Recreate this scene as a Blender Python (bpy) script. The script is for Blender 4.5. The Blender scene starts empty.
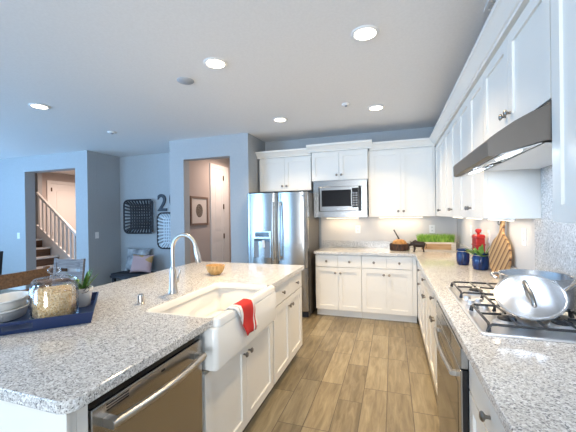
import bpy, bmesh, math, random
from mathutils import Vector, Matrix
random.seed(7)
S = bpy.context.scene
COL = S.collection
PI = math.pi

# ------------------------------------------------------------------ camera
def make_camera():
    f, yaw, pitch, roll = 315.1467, 0.3199, -0.0026, -0.0140
    cam = bpy.data.cameras.new('camera')
    cam.sensor_fit = 'HORIZONTAL'; cam.sensor_width = 36.0
    cam.lens = f / 576.0 * 36.0
    cam.clip_start = 0.02; cam.clip_end = 200
    o = bpy.data.objects.new('camera', cam); COL.objects.link(o)
    c, s = math.cos(yaw), math.sin(yaw)
    r0 = Vector((c, s, 0)); f0 = Vector((-s, c, 0)); u0 = Vector((0, 0, 1))
    cp, sp = math.cos(pitch), math.sin(pitch)
    F = cp*f0 + sp*u0; U = -sp*f0 + cp*u0
    cr, sr = math.cos(roll), math.sin(roll)
    R = cr*r0 + sr*U; V = -sr*r0 + cr*U
    m = Matrix((R, V, -F)).transposed().to_4x4()
    m.translation = Vector((0, 0, 1.4268))
    o.matrix_world = m
    S.camera = o
make_camera()

# ------------------------------------------------------------------ world, daylight, exposure
S.view_settings.view_transform = 'Standard'
S.view_settings.look = 'None'
S.view_settings.gamma = 1.0
S.view_settings.use_curve_mapping = False
S.view_settings.exposure = 0.20
w = bpy.data.worlds.new('sky'); S.world = w; w.use_nodes = True
bg = w.node_tree.nodes['Background']
bg.inputs[0].default_value = (0.50, 0.72, 1.0, 1); bg.inputs[1].default_value = 2.0

def area_light(name, loc, target, sx, sy, power, color, spread=PI, parent=None, shape='RECTANGLE'):
    l = bpy.data.lights.new(name, 'AREA'); l.shape = shape
    l.size = sx; l.size_y = sy; l.energy = power; l.color = color; l.spread = spread
    o = bpy.data.objects.new(name, l); COL.objects.link(o)
    o.location = loc
    d = Vector(target) - Vector(loc)
    o.rotation_euler = d.to_track_quat('-Z', 'Y').to_euler()
    if parent: o.parent = parent
    return o
DAY = (0.36, 0.64, 1.0)
area_light('daylight_rear', (-0.30, -3.95, 1.35), (-0.5, 0, 3.6), 1.5, 2.3, 150, (0.90, 0.95, 1.0), spread=math.radians(150))
area_light('daylight_rear', (-6.1, -3.95, 1.35), (-5.8, 0, 3.2), 3.0, 2.3, 270, DAY, spread=math.radians(150))
area_light('daylight_left', (-9.75, 0.6, 1.35), (-4.0, 0.6, 5.2), 5.2, 2.3, 285, (0.27, 0.57, 1.0), spread=math.radians(140))

WARM = (1.0, 0.75, 0.45)
COOL = (0.66, 0.80, 1.0)

# ------------------------------------------------------------------ materials
def new_mat(name, color=(0.8, 0.8, 0.8), rough=0.5, metal=0.0, **kw):
    m = bpy.data.materials.new(name); m.use_nodes = True
    b = m.node_tree.nodes['Principled BSDF']
    b.inputs['Base Color'].default_value = (*color, 1)
    b.inputs['Roughness'].default_value = rough
    b.inputs['Metallic'].default_value = metal
    for k, v in kw.items(): b.inputs[k].default_value = v
    return m
def N(m, t, **kw):
    n = m.node_tree.nodes.new(t)
    for k, v in kw.items(): setattr(n, k, v)
    return n
def L(m, a, b): m.node_tree.links.new(a, b)
def bsdf(m): return m.node_tree.nodes['Principled BSDF']
def coords(m, scale=(1, 1, 1), world=True):
    mp = N(m, 'ShaderNodeMapping'); mp.inputs['Scale'].default_value = scale
    if world:
        g = N(m, 'ShaderNodeNewGeometry'); L(m, g.outputs['Position'], mp.inputs['Vector'])
    else:
        g = N(m, 'ShaderNodeTexCoord'); L(m, g.outputs['Object'], mp.inputs['Vector'])
    return mp.outputs['Vector']
def ramp(m, fac, stops, mode='LINEAR'):
    r = N(m, 'ShaderNodeValToRGB'); cr = r.color_ramp; cr.interpolation = mode
    while len(cr.elements) < len(stops): cr.elements.new(0.5)
    for e, (p, c) in zip(cr.elements, stops): e.position = p; e.color = (*c, 1)
    L(m, fac, r.inputs['Fac']); return r.outputs['Color']
def add_bump(m, height, strength=0.2, dist=0.002):
    b = N(m, 'ShaderNodeBump'); b.inputs['Strength'].default_value = strength; b.inputs['Distance'].default_value = dist
    L(m, height, b.inputs['Height']); L(m, b.outputs['Normal'], bsdf(m).inputs['Normal'])
def noise_mat(name, c1, c2, scale=(5, 5, 5), rough=0.5, detail=4, world=False, bump=0.0, nscale=1.0, metal=0.0):
    m = new_mat(name, c1, rough, metal)
    n = N(m, 'ShaderNodeTexNoise'); n.inputs['Scale'].default_value = nscale; n.inputs['Detail'].default_value = detail
    L(m, coords(m, scale, world), n.inputs['Vector'])
    L(m, ramp(m, n.outputs['Fac'], [(0.35, c1), (0.65, c2)]), bsdf(m).inputs['Base Color'])
    if bump: add_bump(m, n.outputs['Fac'], bump)
    return m
def emit_mat(name, color, strength):
    m = new_mat(name, color, 0.5)
    bsdf(m).inputs['Emission Color'].default_value = (*color, 1)
    bsdf(m).inputs['Emission Strength'].default_value = strength
    return m
def clear_glass(name, tint=(1, 1, 1), gloss=0.08, rough=0.0):
    m = bpy.data.materials.new(name); m.use_nodes = True
    nt = m.node_tree; nt.nodes.clear()
    out = nt.nodes.new('ShaderNodeOutputMaterial'); mx = nt.nodes.new('ShaderNodeMixShader')
    t = nt.nodes.new('ShaderNodeBsdfTransparent'); t.inputs[0].default_value = (*tint, 1)
    g = nt.nodes.new('ShaderNodeBsdfGlossy'); g.inputs['Roughness'].default_value = rough
    lw = nt.nodes.new('ShaderNodeLayerWeight'); lw.inputs['Blend'].default_value = 0.25
    mt = nt.nodes.new('ShaderNodeMath'); mt.operation = 'MULTIPLY_ADD'
    mt.inputs[1].default_value = 0.6; mt.inputs[2].default_value = gloss
    nt.links.new(lw.outputs['Fresnel'], mt.inputs[0]); nt.links.new(mt.outputs[0], mx.inputs[0])
    nt.links.new(t.outputs[0], mx.inputs[1]); nt.links.new(g.outputs[0], mx.inputs[2]); nt.links.new(mx.outputs[0], out.inputs[0])
    return m

def granite(name):
    m = new_mat(name, (0.6, 0.58, 0.56), 0.10)
    v = coords(m)
    vo = N(m, 'ShaderNodeTexVoronoi'); vo.inputs['Scale'].default_value = 240; L(m, v, vo.inputs['Vector'])
    sep = N(m, 'ShaderNodeSeparateColor'); L(m, vo.outputs['Color'], sep.inputs[0])
    col = ramp(m, sep.outputs[0], [(0.0, (0.20, 0.20, 0.205)), (0.07, (0.42, 0.41, 0.40)), (0.22, (0.60, 0.585, 0.56)),
                                   (0.50, (0.74, 0.725, 0.70)), (0.78, (0.86, 0.855, 0.84))], 'CONSTANT')
    n = N(m, 'ShaderNodeTexNoise'); n.inputs['Scale'].default_value = 60; n.inputs['Detail'].default_value = 3; L(m, v, n.inputs['Vector'])
    mx = N(m, 'ShaderNodeMix', data_type='RGBA', blend_type='MULTIPLY'); mx.inputs[0].default_value = 0.5
    L(m, col, mx.inputs[6]); L(m, ramp(m, n.outputs['Fac'], [(0.35, (0.6, 0.58, 0.56)), (0.6, (1, 1, 1))]), mx.inputs[7])
    L(m, mx.outputs[2], bsdf(m).inputs['Base Color'])
    return m

def floor_mat():
    m = new_mat('wood_look_plank_tile', (0.4, 0.3, 0.2), 0.36)
    g = N(m, 'ShaderNodeNewGeometry'); sp = N(m, 'ShaderNodeSeparateXYZ'); L(m, g.outputs['Position'], sp.inputs[0])
    ax = N(m, 'ShaderNodeMath', operation='ADD'); ax.inputs[1].default_value = 20 * 0.179 + 0.057
    L(m, sp.outputs['X'], ax.inputs[0])
    ay = N(m, 'ShaderNodeMath', operation='ADD'); ay.inputs[1].default_value = 20.16; L(m, sp.outputs['Y'], ay.inputs[0])
    cb = N(m, 'ShaderNodeCombineXYZ'); L(m, ay.outputs[0], cb.inputs['X']); L(m, ax.outputs[0], cb.inputs['Y'])
    br = N(m, 'ShaderNodeTexBrick'); br.offset = 0.36; br.offset_frequency = 3
    br.inputs['Scale'].default_value = 1.0; br.inputs['Brick Width'].default_value = 0.6; br.inputs['Row Height'].default_value = 0.179
    br.inputs['Mortar Size'].default_value = 0.0028; br.inputs['Mortar Smooth'].default_value = 0.1; br.inputs['Bias'].default_value = 0.0
    br.inputs['Color1'].default_value = (0, 0, 0, 1); br.inputs['Color2'].default_value = (1, 1, 1, 1); br.inputs['Mortar'].default_value = (0.5, 0.5, 0.5, 1)
    L(m, cb.outputs[0], br.inputs['Vector'])
    # grain stretched along the plank, offset per plank
    mp = N(m, 'ShaderNodeMapping'); mp.inputs['Scale'].default_value = (2.2, 16, 1); L(m, cb.outputs[0], mp.inputs['Vector'])
    mul = N(m, 'ShaderNodeVectorMath', operation='SCALE'); L(m, br.outputs['Color'], mul.inputs[0]); mul.inputs['Scale'].default_value = 37.0
    ad = N(m, 'ShaderNodeVectorMath', operation='ADD'); L(m, mp.outputs[0], ad.inputs[0]); L(m, mul.outputs[0], ad.inputs[1])
    n = N(m, 'ShaderNodeTexNoise'); n.inputs['Scale'].default_value = 1.6; n.inputs['Detail'].default_value = 6; n.inputs['Roughness'].default_value = 0.62; n.inputs['Distortion'].default_value = 0.6
    L(m, ad.outputs[0], n.inputs['Vector'])
    sepc = N(m, 'ShaderNodeSeparateColor'); L(m, br.outputs['Color'], sepc.inputs[0])
    mixf = N(m, 'ShaderNodeMath', operation='MULTIPLY_ADD'); mixf.inputs[1].default_value = 0.28; L(m, sepc.outputs[0], mixf.inputs[0])
    sub = N(m, 'ShaderNodeMath', operation='SUBTRACT'); L(m, n.outputs['Fac'], sub.inputs[0]); sub.inputs[1].default_value = 0.14
    L(m, sub.outputs[0], mixf.inputs[2])
    wood = ramp(m, mixf.outputs[0], [(0.25, FLOOR_C[0]), (0.5, FLOOR_C[1]), (0.75, FLOOR_C[2])])
    mx = N(m, 'ShaderNodeMix', data_type='RGBA'); L(m, br.outputs['Fac'], mx.inputs[0]); L(m, wood, mx.inputs[6]); mx.inputs[7].default_value = (0.085, 0.065, 0.045, 1)
    L(m, mx.outputs[2], bsdf(m).inputs['Base Color'])
    inv = N(m, 'ShaderNodeMath', operation='SUBTRACT'); inv.inputs[0].default_value = 1.0; L(m, br.outputs['Fac'], inv.inputs[1])
    add_bump(m, inv.outputs[0], 0.3, 0.002)
    return m
FLOOR_C = [(0.135, 0.105, 0.062), (0.235, 0.188, 0.115), (0.34, 0.285, 0.185)]

def steel(name, color=(0.41, 0.40, 0.385), rough=0.25, axis=2):
    m = new_mat(name, color, rough, 1.0)
    sc = [4, 4, 4]
    for i in range(3):
        if i != axis: sc[i] = 260
    n = N(m, 'ShaderNodeTexNoise'); n.inputs['Scale'].default_value = 1.0; n.inputs['Detail'].default_value = 2
    L(m, coords(m, tuple(sc), False), n.inputs['Vector'])
    mr = N(m, 'ShaderNodeMapRange'); mr.inputs['To Min'].default_value = rough * 0.92; mr.inputs['To Max'].default_value = rough * 1.1
    L(m, n.outputs['Fac'], mr.inputs['Value']); L(m, mr.outputs[0], bsdf(m).inputs['Roughness'])
    return m

def wood_mat(name, c1, c2, c3, axis=0, rough=0.4, freq=60):
    m = new_mat(name, c2, rough)
    sc = [freq]*3; sc[axis] = freq*0.06
    n = N(m, 'ShaderNodeTexNoise'); n.inputs['Scale'].default_value = 1.0; n.inputs['Detail'].default_value = 4; n.inputs['Distortion'].default_value = 0.4
    L(m, coords(m, tuple(sc), False), n.inputs['Vector'])
    L(m, ramp(m, n.outputs['Fac'], [(0.3, c1), (0.5, c2), (0.7, c3)]), bsdf(m).inputs['Base Color'])
    return m

M = {}
M['wall'] = noise_mat('grey_blue_wall_paint', (0.39, 0.41, 0.425), (0.41, 0.43, 0.445), (40, 40, 40), 0.7, world=True)
M['hallwall'] = new_mat('taupe_hall_paint', (0.50, 0.44, 0.41), 0.7)
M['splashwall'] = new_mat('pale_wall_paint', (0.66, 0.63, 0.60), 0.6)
M['ceiling'] = noise_mat('white_ceiling_paint', (0.78, 0.78, 0.78), (0.81, 0.81, 0.81), (60, 60, 60), 0.85, world=True)
M['floor'] = floor_mat()
M['trim'] = new_mat('white_trim_paint', (0.80, 0.80, 0.79), 0.45)
M['cab'] = new_mat('white_cabinet_paint', (0.815, 0.79, 0.735), 0.42)
M['granite'] = granite('speckled_granite')
M['steelv'] = steel('brushed_steel_vertical', axis=2)
M['steelh'] = steel('brushed_steel_horizontal', axis=0)
M['hoodsteel'] = new_mat('brushed_hood_steel', (0.115, 0.098, 0.083), 0.42, 0.40)
M['sidegrey'] = new_mat('grey_appliance_side', (0.16, 0.15, 0.14), 0.45, 0.3)
M['potsteel'] = new_mat('satin_pot_steel', (0.60, 0.61, 0.63), 0.24, 1.0)
M['topsteel'] = new_mat('satin_cooktop_steel', (0.80, 0.80, 0.81), 0.36, 1.0)
M['chrome'] = new_mat('bright_steel', (0.80, 0.80, 0.80), 0.12, 1.0)
M['nickel'] = new_mat('brushed_nickel', (0.56, 0.53, 0.49), 0.33, 1.0)
M['knob'] = new_mat('pewter_knob', (0.30, 0.27, 0.24), 0.28, 1.0)
M['black'] = new_mat('black_gloss', (0.012, 0.012, 0.014), 0.12)
M['blackmat'] = new_mat('black_matte', (0.02, 0.02, 0.02), 0.5)
M['iron'] = new_mat('cast_iron', (0.025, 0.026, 0.03), 0.30)
M['ovenglass'] = new_mat('oven_glass', (0.05, 0.035, 0.02), 0.06)
M['dispgrey'] = new_mat('grey_plastic', (0.22, 0.24, 0.27), 0.35)
M['sink'] = new_mat('white_fireclay', (0.90, 0.88, 0.83), 0.12)
M['porcelain'] = new_mat('white_porcelain', (0.84, 0.83, 0.80), 0.2)
M['plastic'] = new_mat('white_plastic', (0.85, 0.84, 0.82), 0.4)
M['slot'] = new_mat('dark_slot', (0.05, 0.05, 0.05), 0.5)
M['navy'] = new_mat('navy_lacquer', (0.010, 0.027, 0.095), 0.3)
M['bluepot'] = noise_mat('cobalt_glaze', (0.005, 0.014, 0.065), (0.015, 0.05, 0.19), (30, 30, 12), 0.12)
M['red'] = new_mat('red_enamel', (0.52, 0.022, 0.018), 0.3)
M['leaf'] = noise_mat('green_leaf', (0.05, 0.15, 0.02), (0.14, 0.30, 0.05), (30, 30, 30), 0.4)
M['leafpale'] = noise_mat('pale_green_leaf', (0.20, 0.38, 0.06), (0.42, 0.55, 0.16), (30, 30, 30), 0.45)
M['grass'] = noise_mat('grass_blade', (0.16, 0.36, 0.03), (0.45, 0.68, 0.12), (40, 40, 20), 0.5)
M['soil'] = new_mat('dark_soil', (0.035, 0.025, 0.018), 0.9)
M['whitewood'] = wood_mat('whitewashed_wood', (0.55, 0.47, 0.38), (0.70, 0.62, 0.52), (0.8, 0.74, 0.66), 0, 0.6)
M['tanwood'] = wood_mat('tan_wood', (0.33, 0.18, 0.08), (0.48, 0.29, 0.14), (0.56, 0.37, 0.2), 0, 0.5)
M['bowlwood'] = wood_mat('honey_wood', (0.42, 0.22, 0.07), (0.58, 0.34, 0.12), (0.68, 0.44, 0.2), 2, 0.35, 90)
M['chairwood'] = wood_mat('brown_chair_wood', (0.10, 0.045, 0.015), (0.17, 0.08, 0.03), (0.24, 0.12, 0.05), 1, 0.4)
M['greywood'] = wood_mat('grey_washed_wood', (0.13, 0.12, 0.125), (0.20, 0.19, 0.195), (0.28, 0.27, 0.27), 0, 0.5)
M['stairwood'] = wood_mat('dark_stair_wood', (0.07, 0.035, 0.015), (0.12, 0.06, 0.03), (0.17, 0.09, 0.045), 1, 0.4)
M['darkwood'] = new_mat('near_black_wood', (0.022, 0.022, 0.028), 0.5)
M['basket'] = new_mat('dark_basket_cane', (0.022, 0.022, 0.026), 0.55)
M['palecane'] = new_mat('pale_basket_cane', (0.66, 0.74, 0.80), 0.55)
M['bronze'] = new_mat('dark_bronze', (0.10, 0.06, 0.035), 0.4, 0.8)
M['canlens'] = emit_mat('lamp_lens', (1.0, 0.90, 0.74), 7.0)
M['coollens'] = emit_mat('hood_lamp_lens', (0.85, 0.92, 1.0), 12.0)
M['barlens'] = emit_mat('bar_lamp_lens', (1.0, 0.86, 0.62), 6.0)
M['glass'] = clear_glass('clear_jar_glass', (0.985, 0.99, 0.995), 0.035)
M['pane'] = clear_glass('window_pane', (0.98, 0.99, 1.0), 0.04)
M['cereal'] = noise_mat('oat_rings', (0.72, 0.47, 0.20), (0.96, 0.80, 0.52), (110, 110, 110), 0.8)
M['linen'] = new_mat('cream_linen', (0.68, 0.62, 0.50), 0.9)
M['pillowgrey'] = noise_mat('grey_patterned_fabric', (0.22, 0.23, 0.25), (0.56, 0.58, 0.60), (7, 7, 7), 0.9)
M['mat'] = new_mat('picture_mat', (0.72, 0.67, 0.62), 0.7)
M['digit'] = new_mat('dark_metal_letter', (0.03, 0.035, 0.045), 0.45, 0.3)

def towel_mat():
    m = new_mat('red_white_stripe_cloth', (0.8, 0.8, 0.8), 0.9)
    t = N(m, 'ShaderNodeTexCoord'); sp = N(m, 'ShaderNodeSeparateXYZ'); L(m, t.outputs['Generated'], sp.inputs[0])
    W_, R_ = (0.82, 0.81, 0.79), (0.62, 0.03, 0.025)
    L(m, ramp(m, sp.outputs['Y'], [(0, W_), (0.10, (0.45, 0.44, 0.44)), (0.13, W_), (0.22, R_), (0.70, W_), (0.76, R_), (0.84, W_)], 'CONSTANT'), bsdf(m).inputs['Base Color'])
    return m
M['towel'] = towel_mat()
def board_mat():
    m = new_mat('striped_board_wood', (0.4, 0.25, 0.1), 0.38)
    t = N(m, 'ShaderNodeTexCoord'); mp = N(m, 'ShaderNodeMapping'); mp.inputs['Rotation'].default_value = (0, math.radians(-33), 0)
    L(m, t.outputs['Object'], mp.inputs['Vector'])
    sp = N(m, 'ShaderNodeSeparateXYZ'); L(m, mp.outputs[0], sp.inputs[0])
    fr = N(m, 'ShaderNodeMath', operation='MULTIPLY'); fr.inputs[1].default_value = 21.0; L(m, sp.outputs['X'], fr.inputs[0])
    fc = N(m, 'ShaderNodeMath', operation='FRACT'); L(m, fr.outputs[0], fc.inputs[0])
    L(m, ramp(m, fc.outputs[0], [(0, (0.46, 0.26, 0.11)), (0.35, (0.60, 0.40, 0.20)), (0.68, (0.36, 0.18, 0.07)), (0.82, (0.10, 0.04, 0.02))], 'CONSTANT'), bsdf(m).inputs['Base Color'])
    return m
M['board'] = board_mat()
def pink_mat():
    m = new_mat('pink_patterned_fabric', (0.6, 0.42, 0.40), 0.9)
    t = N(m, 'ShaderNodeTexCoord')
    vo = N(m, 'ShaderNodeTexVoronoi'); vo.inputs['Scale'].default_value = 3.1; L(m, t.outputs['Object'], vo.inputs['Vector'])
    sep = N(m, 'ShaderNodeSeparateColor'); L(m, vo.outputs['Color'], sep.inputs[0])
    L(m, ramp(m, sep.outputs[1], [(0, (0.50, 0.33, 0.32)), (0.35, (0.62, 0.45, 0.43)), (0.62, (0.50, 0.30, 0.12)), (0.8, (0.40, 0.29, 0.31))], 'CONSTANT'), bsdf(m).inputs['Base Color'])
    return m
M['pillowpink'] = pink_mat()

# ------------------------------------------------------------------ mesh helpers
def bx(bm, x0, x1, y0, y1, z0, z1, mtx=None):
    v = [bm.verts.new((x, y, z)) for z in (z0, z1) for y in (y0, y1) for x in (x0, x1)]
    for f in ((0, 2, 3, 1), (4, 5, 7, 6), (0, 1, 5, 4), (2, 6, 7, 3), (0, 4, 6, 2), (1, 3, 7, 5)):
        bm.faces.new([v[i] for i in f])
    if mtx is not None:
        for q in v: q.co = mtx @ q.co
    return v
def prism(bm, pts, axis, a, b):
    """extrude the closed outline pts (2D) along axis from a to b"""
    def P(p, t):
        if axis == 'x': return (t, p[0], p[1])
        if axis == 'y': return (p[0], t, p[1])
        return (p[0], p[1], t)
    A = [bm.verts.new(P(p, a)) for p in pts]; B = [bm.verts.new(P(p, b)) for p in pts]
    n = len(pts)
    bm.faces.new(A); bm.faces.new(B[::-1])
    for i in range(n): bm.faces.new((A[i], B[i], B[(i+1) % n], A[(i+1) % n]))
def loft(bm, loops, cap0=True, cap1=True):
    R = [[bm.verts.new(p) for p in lp] for lp in loops]
    n = len(R[0])
    for a, b in zip(R, R[1:]):
        for i in range(n): bm.faces.new((a[i], a[(i+1) % n], b[(i+1) % n], b[i]))
    if cap0: bm.faces.new(R[0][::-1])
    if cap1: bm.faces.new(R[-1])
def lathe(bm, prof, cx=0, cy=0, n=28, sx=1, sy=1):
    """prof: list of (r, z); open ends are capped"""
    loft(bm, [[(cx + sx*r*math.cos(2*PI*i/n), cy + sy*r*math.sin(2*PI*i/n), z) for i in range(n)] for r, z in prof])
def rrect(x0, x1, y0, y1, r, z, n=5):
    out = []
    for cx, cy, a0 in ((x1-r, y1-r, 0), (x0+r, y1-r, PI/2), (x0+r, y0+r, PI), (x1-r, y0+r, 1.5*PI)):
        for i in range(n+1):
            a = a0 + PI/2*i/n; out.append((cx + r*math.cos(a), cy + r*math.sin(a), z))
    return out
def tube(bm, pts, r, n=10, closed=False):
    pts = [Vector(p) for p in pts]
    rs = r if isinstance(r, (list, tuple)) else [r]*len(pts)
    loops = []; up = Vector((0, 0, 1)); prev = None
    for i, p in enumerate(pts):
        if closed: d = pts[(i+1) % len(pts)] - pts[i-1]
        else: d = pts[min(i+1, len(pts)-1)] - pts[max(i-1, 0)]
        d.normalize()
        if prev is None:
            a = d.cross(up)
            if a.length < 0.05: a = d.cross(Vector((1, 0, 0)))
        else:
            a = prev - d * prev.dot(d)
        a.normalize(); prev = a; b = d.cross(a)
        loops.append([p + rs[i]*(math.cos(2*PI*k/n)*a + math.sin(2*PI*k/n)*b) for k in range(n)])
    if closed:
        R = [[bm.verts.new(q) for q in lp] for lp in loops]
        for j in range(len(R)):
            A, B = R[j], R[(j+1) % len(R)]
            for i in range(n): bm.faces.new((A[i], A[(i+1) % n], B[(i+1) % n], B[i]))
    else: loft(bm, loops)
def B(): return bmesh.new()
def obj(name, bm, mat, parent=None, smooth=None, bevel=0.0, loc=None, rot=None):
    bmesh.ops.recalc_face_normals(bm, faces=bm.faces)
    me = bpy.data.meshes.new(name); bm.to_mesh(me); bm.free()
    me.materials.append(M[mat] if isinstance(mat, str) else mat)
    o = bpy.data.objects.new(name, me); COL.objects.link(o)
    if smooth is not None:
        me.polygons.foreach_set('use_smooth', [True]*len(me.polygons))
        me.set_sharp_from_angle(angle=math.radians(smooth))
    if bevel:
        b = o.modifiers.new('bevel', 'BEVEL'); b.width = bevel; b.segments = 2; b.limit_method = 'ANGLE'; b.angle_limit = math.radians(40)
    if parent is not None: o.parent = parent
    if loc is not None: o.location = loc
    if rot is not None: o.rotation_euler = rot
    return o
def tag(o, label, cat, group=None):
    o['label'] = label; o['category'] = cat
    if group: o['group'] = group
    return o
def thing(name, label, cat, loc=(0, 0, 0), rotz=0.0, group=None):
    o = bpy.data.objects.new(name, None); o.empty_display_size = 0.1; COL.objects.link(o)
    o.location = loc; o.rotation_euler = (0, 0, rotz)
    return tag(o, label, cat, group)
def struct(name, bm, mat, parent=None, **kw):
    o = obj(name, bm, mat, parent, **kw)
    if parent is None: o['kind'] = 'structure'
    return o
def sbox(name, mat, *boxes, **kw):
    bm = B()
    for b in boxes: bx(bm, *b)
    return struct(name, bm, mat, **kw)
def part(name, mat, parent, *boxes, **kw):
    bm = B()
    for b in boxes: bx(bm, *b)
    return obj(name, bm, mat, parent, **kw)

# ------------------------------------------------------------------ dimensions
H = 2.6624
XR, YB = 0.2617, 4.3157          # counter edges, right run and back run
XW, YW = 0.870, 4.9507           # right wall, back wall
XI = -0.859                      # island counter edge
YH, XH = 4.2767, -2.0292         # hall wall plane, its right corner
YL, XL = 4.3119, -5.2749         # stair wall plane, its right corner
YN = 5.034                       # nook back wall
CT = 0.914

# ------------------------------------------------------------------ setting
sbox('floor', 'floor', (-9.7, 1.2, -3.9, 8.0, -0.10, 0.0))
sbox('ceiling', 'ceiling', (-9.7, 1.2, -3.9, 8.0, H, H+0.12))
sbox('wall_right', 'wall', (XW, XW+0.14, -3.7, YW+0.14, 0, H))
sbox('wall_back', 'wall', (XH, XW-0.001, YW, YW+0.14, 0, H))
sbox('wall_alcove', 'wall', (XH-0.11, XH, YH+0.151, 7.2, 0, H))
sbox('wall_hall', 'wall', (-3.437, -3.172, YH, YH+0.15, 0, H), (-2.337, XH, YH, YH+0.15, 0, H), (-3.172, -2.337, YH, YH+0.15, 2.342, H))
sbox('wall_hall_left', 'hallwall', (-3.437, -3.30, YH+0.151, 7.2, 0, H))
sbox('wall_hall_end', 'hallwall', (-3.299, XH-0.111, 7.06, 7.2, 0, H))
sbox('wall_nook', 'wall', (XL, -3.438, YN, YN+0.12, 0, H))
sbox('wall_nook_left', 'wall', (XL-0.12, XL, YL+0.191, 7.6, 0, H))
sbox('wall_stair', 'wall', (-9.5, -6.94, YL, YL+0.19, 0, H), (-5.575, XL, YL, YL+0.19, 0, H), (-6.94, -5.575, YL, YL+0.19, 2.36, H))
sbox('wall_stair_side', 'wall', (-9.5, -8.08, 5.30, 5.40, 0, H))
sbox('wall_stair_left', 'hallwall', (-8.76, -8.64, 5.401, 7.6, 0, H))
sbox('wall_stair_end', 'hallwall', (-8.639, XL-0.121, 7.48, 7.6, 0, H))
sbox('wall_stair_far', 'wall', (-9.5, -9.38, YL+0.191, 5.299, 0, H))
# unseen rear and left walls; rear windows placed to shape the steel reflections
sbox('wall_rear', 'wall', (-9.5, -7.6, -3.7, -3.55, 0, H), (-4.6, -1.1, -3.7, -3.55, 0, H), (0.5, XW-0.001, -3.7, -3.55, 0, H), (-7.6, -4.6, -3.7, -3.55, 0, 0.15), (-7.6, -4.6, -3.7, -3.55, 2.45, H), (-1.1, 0.5, -3.7, -3.55, 0, 0.15), (-1.1, 0.5, -3.7, -3.55, 2.45, H))
sbox('wall_left', 'wall', (-9.5, -9.36, -3.549, -2.1, 0, H), (-9.5, -9.36, 3.3, YL-0.001, 0, H), (-9.5, -9.36, -2.1, 3.3, 0, 0.15), (-9.5, -9.36, -2.1, 3.3, 2.45, H))
def window(name, x0, x1, n, plane, horizontal):
    bm = B(); g = B()
    for i in range(n+1):
        c = x0 + (x1-x0)*i/n
        a, b = max(x0, c-0.04), min(x1, c+0.04)
        if horizontal: bx(bm, a, b, plane-0.04, plane+0.04, 0.15, 2.45)
        else: bx(bm, plane-0.04, plane+0.04, a, b, 0.15, 2.45)
    for z0, z1 in ((0.15, 0.23), (2.37, 2.45)):
        for i in range(n):
            a = x0+(x1-x0)*i/n+0.04; b = x0+(x1-x0)*(i+1)/n-0.04
            if horizontal: bx(bm, a, b, plane-0.04, plane+0.04, z0, z1)
            else: bx(bm, plane-0.04, plane+0.04, a, b, z0, z1)
    o = struct(name, bm, 'trim')
    if horizontal: bx(g, x0+0.04, x1-0.04, plane-0.005, plane+0.005, 0.23, 2.37)
    else: bx(g, plane-0.005, plane+0.005, x0+0.04, x1-0.04, 0.23, 2.37)
    obj('pane', g, 'pane', o)
window('window_1', -7.6, -4.6, 2, -3.62, True)
window('window_3', -1.1, 0.5, 1, -3.62, True)
window('window_2', -2.1, 3.3, 3, -9.43, False)
sbox('baseboard_hall', 'trim', (-3.437, -3.172, YH-0.015, YH-0.001, 0, 0.12), (-2.337, XH, YH-0.015, YH-0.001, 0, 0.12))
sbox('baseboard_stair', 'trim', (-9.3, -6.94, YL-0.015, YL-0.001, 0, 0.12), (-5.575, XL, YL-0.015, YL-0.001, 0, 0.12))
sbox('baseboard_nook', 'trim', (XL+0.016, -3.45, YN-0.015, YN-0.001, 0, 0.12))
# pale painted wall surface between counter and uppers
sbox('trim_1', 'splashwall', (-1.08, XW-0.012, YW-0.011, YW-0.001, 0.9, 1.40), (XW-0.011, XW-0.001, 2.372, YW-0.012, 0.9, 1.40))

# ---- doors seen through the two openings
def casing_and_door_x(name, xw, y0, y1, ztop, panels, handle_far, hinge_y, cw0, cw1):
    """a door in a wall that faces +x; casing widths cw0 (near side), cw1"""
    bm = B()
    bx(bm, xw+0.001, xw+0.022, y0-cw0, y0, 0, ztop+0.08); bx(bm, xw+0.001, xw+0.022, y1, y1+cw1, 0, ztop+0.08)
    bx(bm, xw+0.001, xw+0.022, y0, y1, ztop, ztop+0.08)
    o = struct(name, bm, 'trim')
    d = B(); bx(d, xw+0.001, xw+0.008, y0+0.004, y1-0.004, 0.01, ztop-0.004)
    st = 0.11 if (y1-y0) > 0.6 else 0.075
    zs = [0.01] + [p for pr in panels for p in pr] + [ztop-0.004]
    bx(d, xw+0.008, xw+0.016, y0+0.004, y0+st, 0.01, ztop-0.004); bx(d, xw+0.008, xw+0.016, y1-st, y1-0.004, 0.01, ztop-0.004)
    for a, b in zip(zs[0::2], zs[1::2]): bx(d, xw+0.008, xw+0.016, y0+st, y1-st, a, b)
    for a, b in panels: bx(d, xw+0.008, xw+0.013, y0+st+0.05, y1-st-0.05, a+0.05, b-0.05)
    leaf = obj('door_leaf', d, 'trim', o)
    for z in (0.30, 1.02, 1.62, 2.20):
        if z < ztop: part('hinge', 'bronze', leaf, (xw+0.017, xw+0.030, hinge_y-0.014, hinge_y+0.014, z-0.05, z+0.05))
    return o
casing_and_door_x('door_1', -3.30, 5.30, 5.73, 2.365, [(0.25, 0.95), (1.10, 2.22)], True, 5.715, 0.06, 0.20)
casing_and_door_x('door_2', -8.64, 5.98, 6.85, 2.36, [(0.25, 0.95), (1.10, 2.20)], False, 6.0, 0.09, 0.09)

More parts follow.
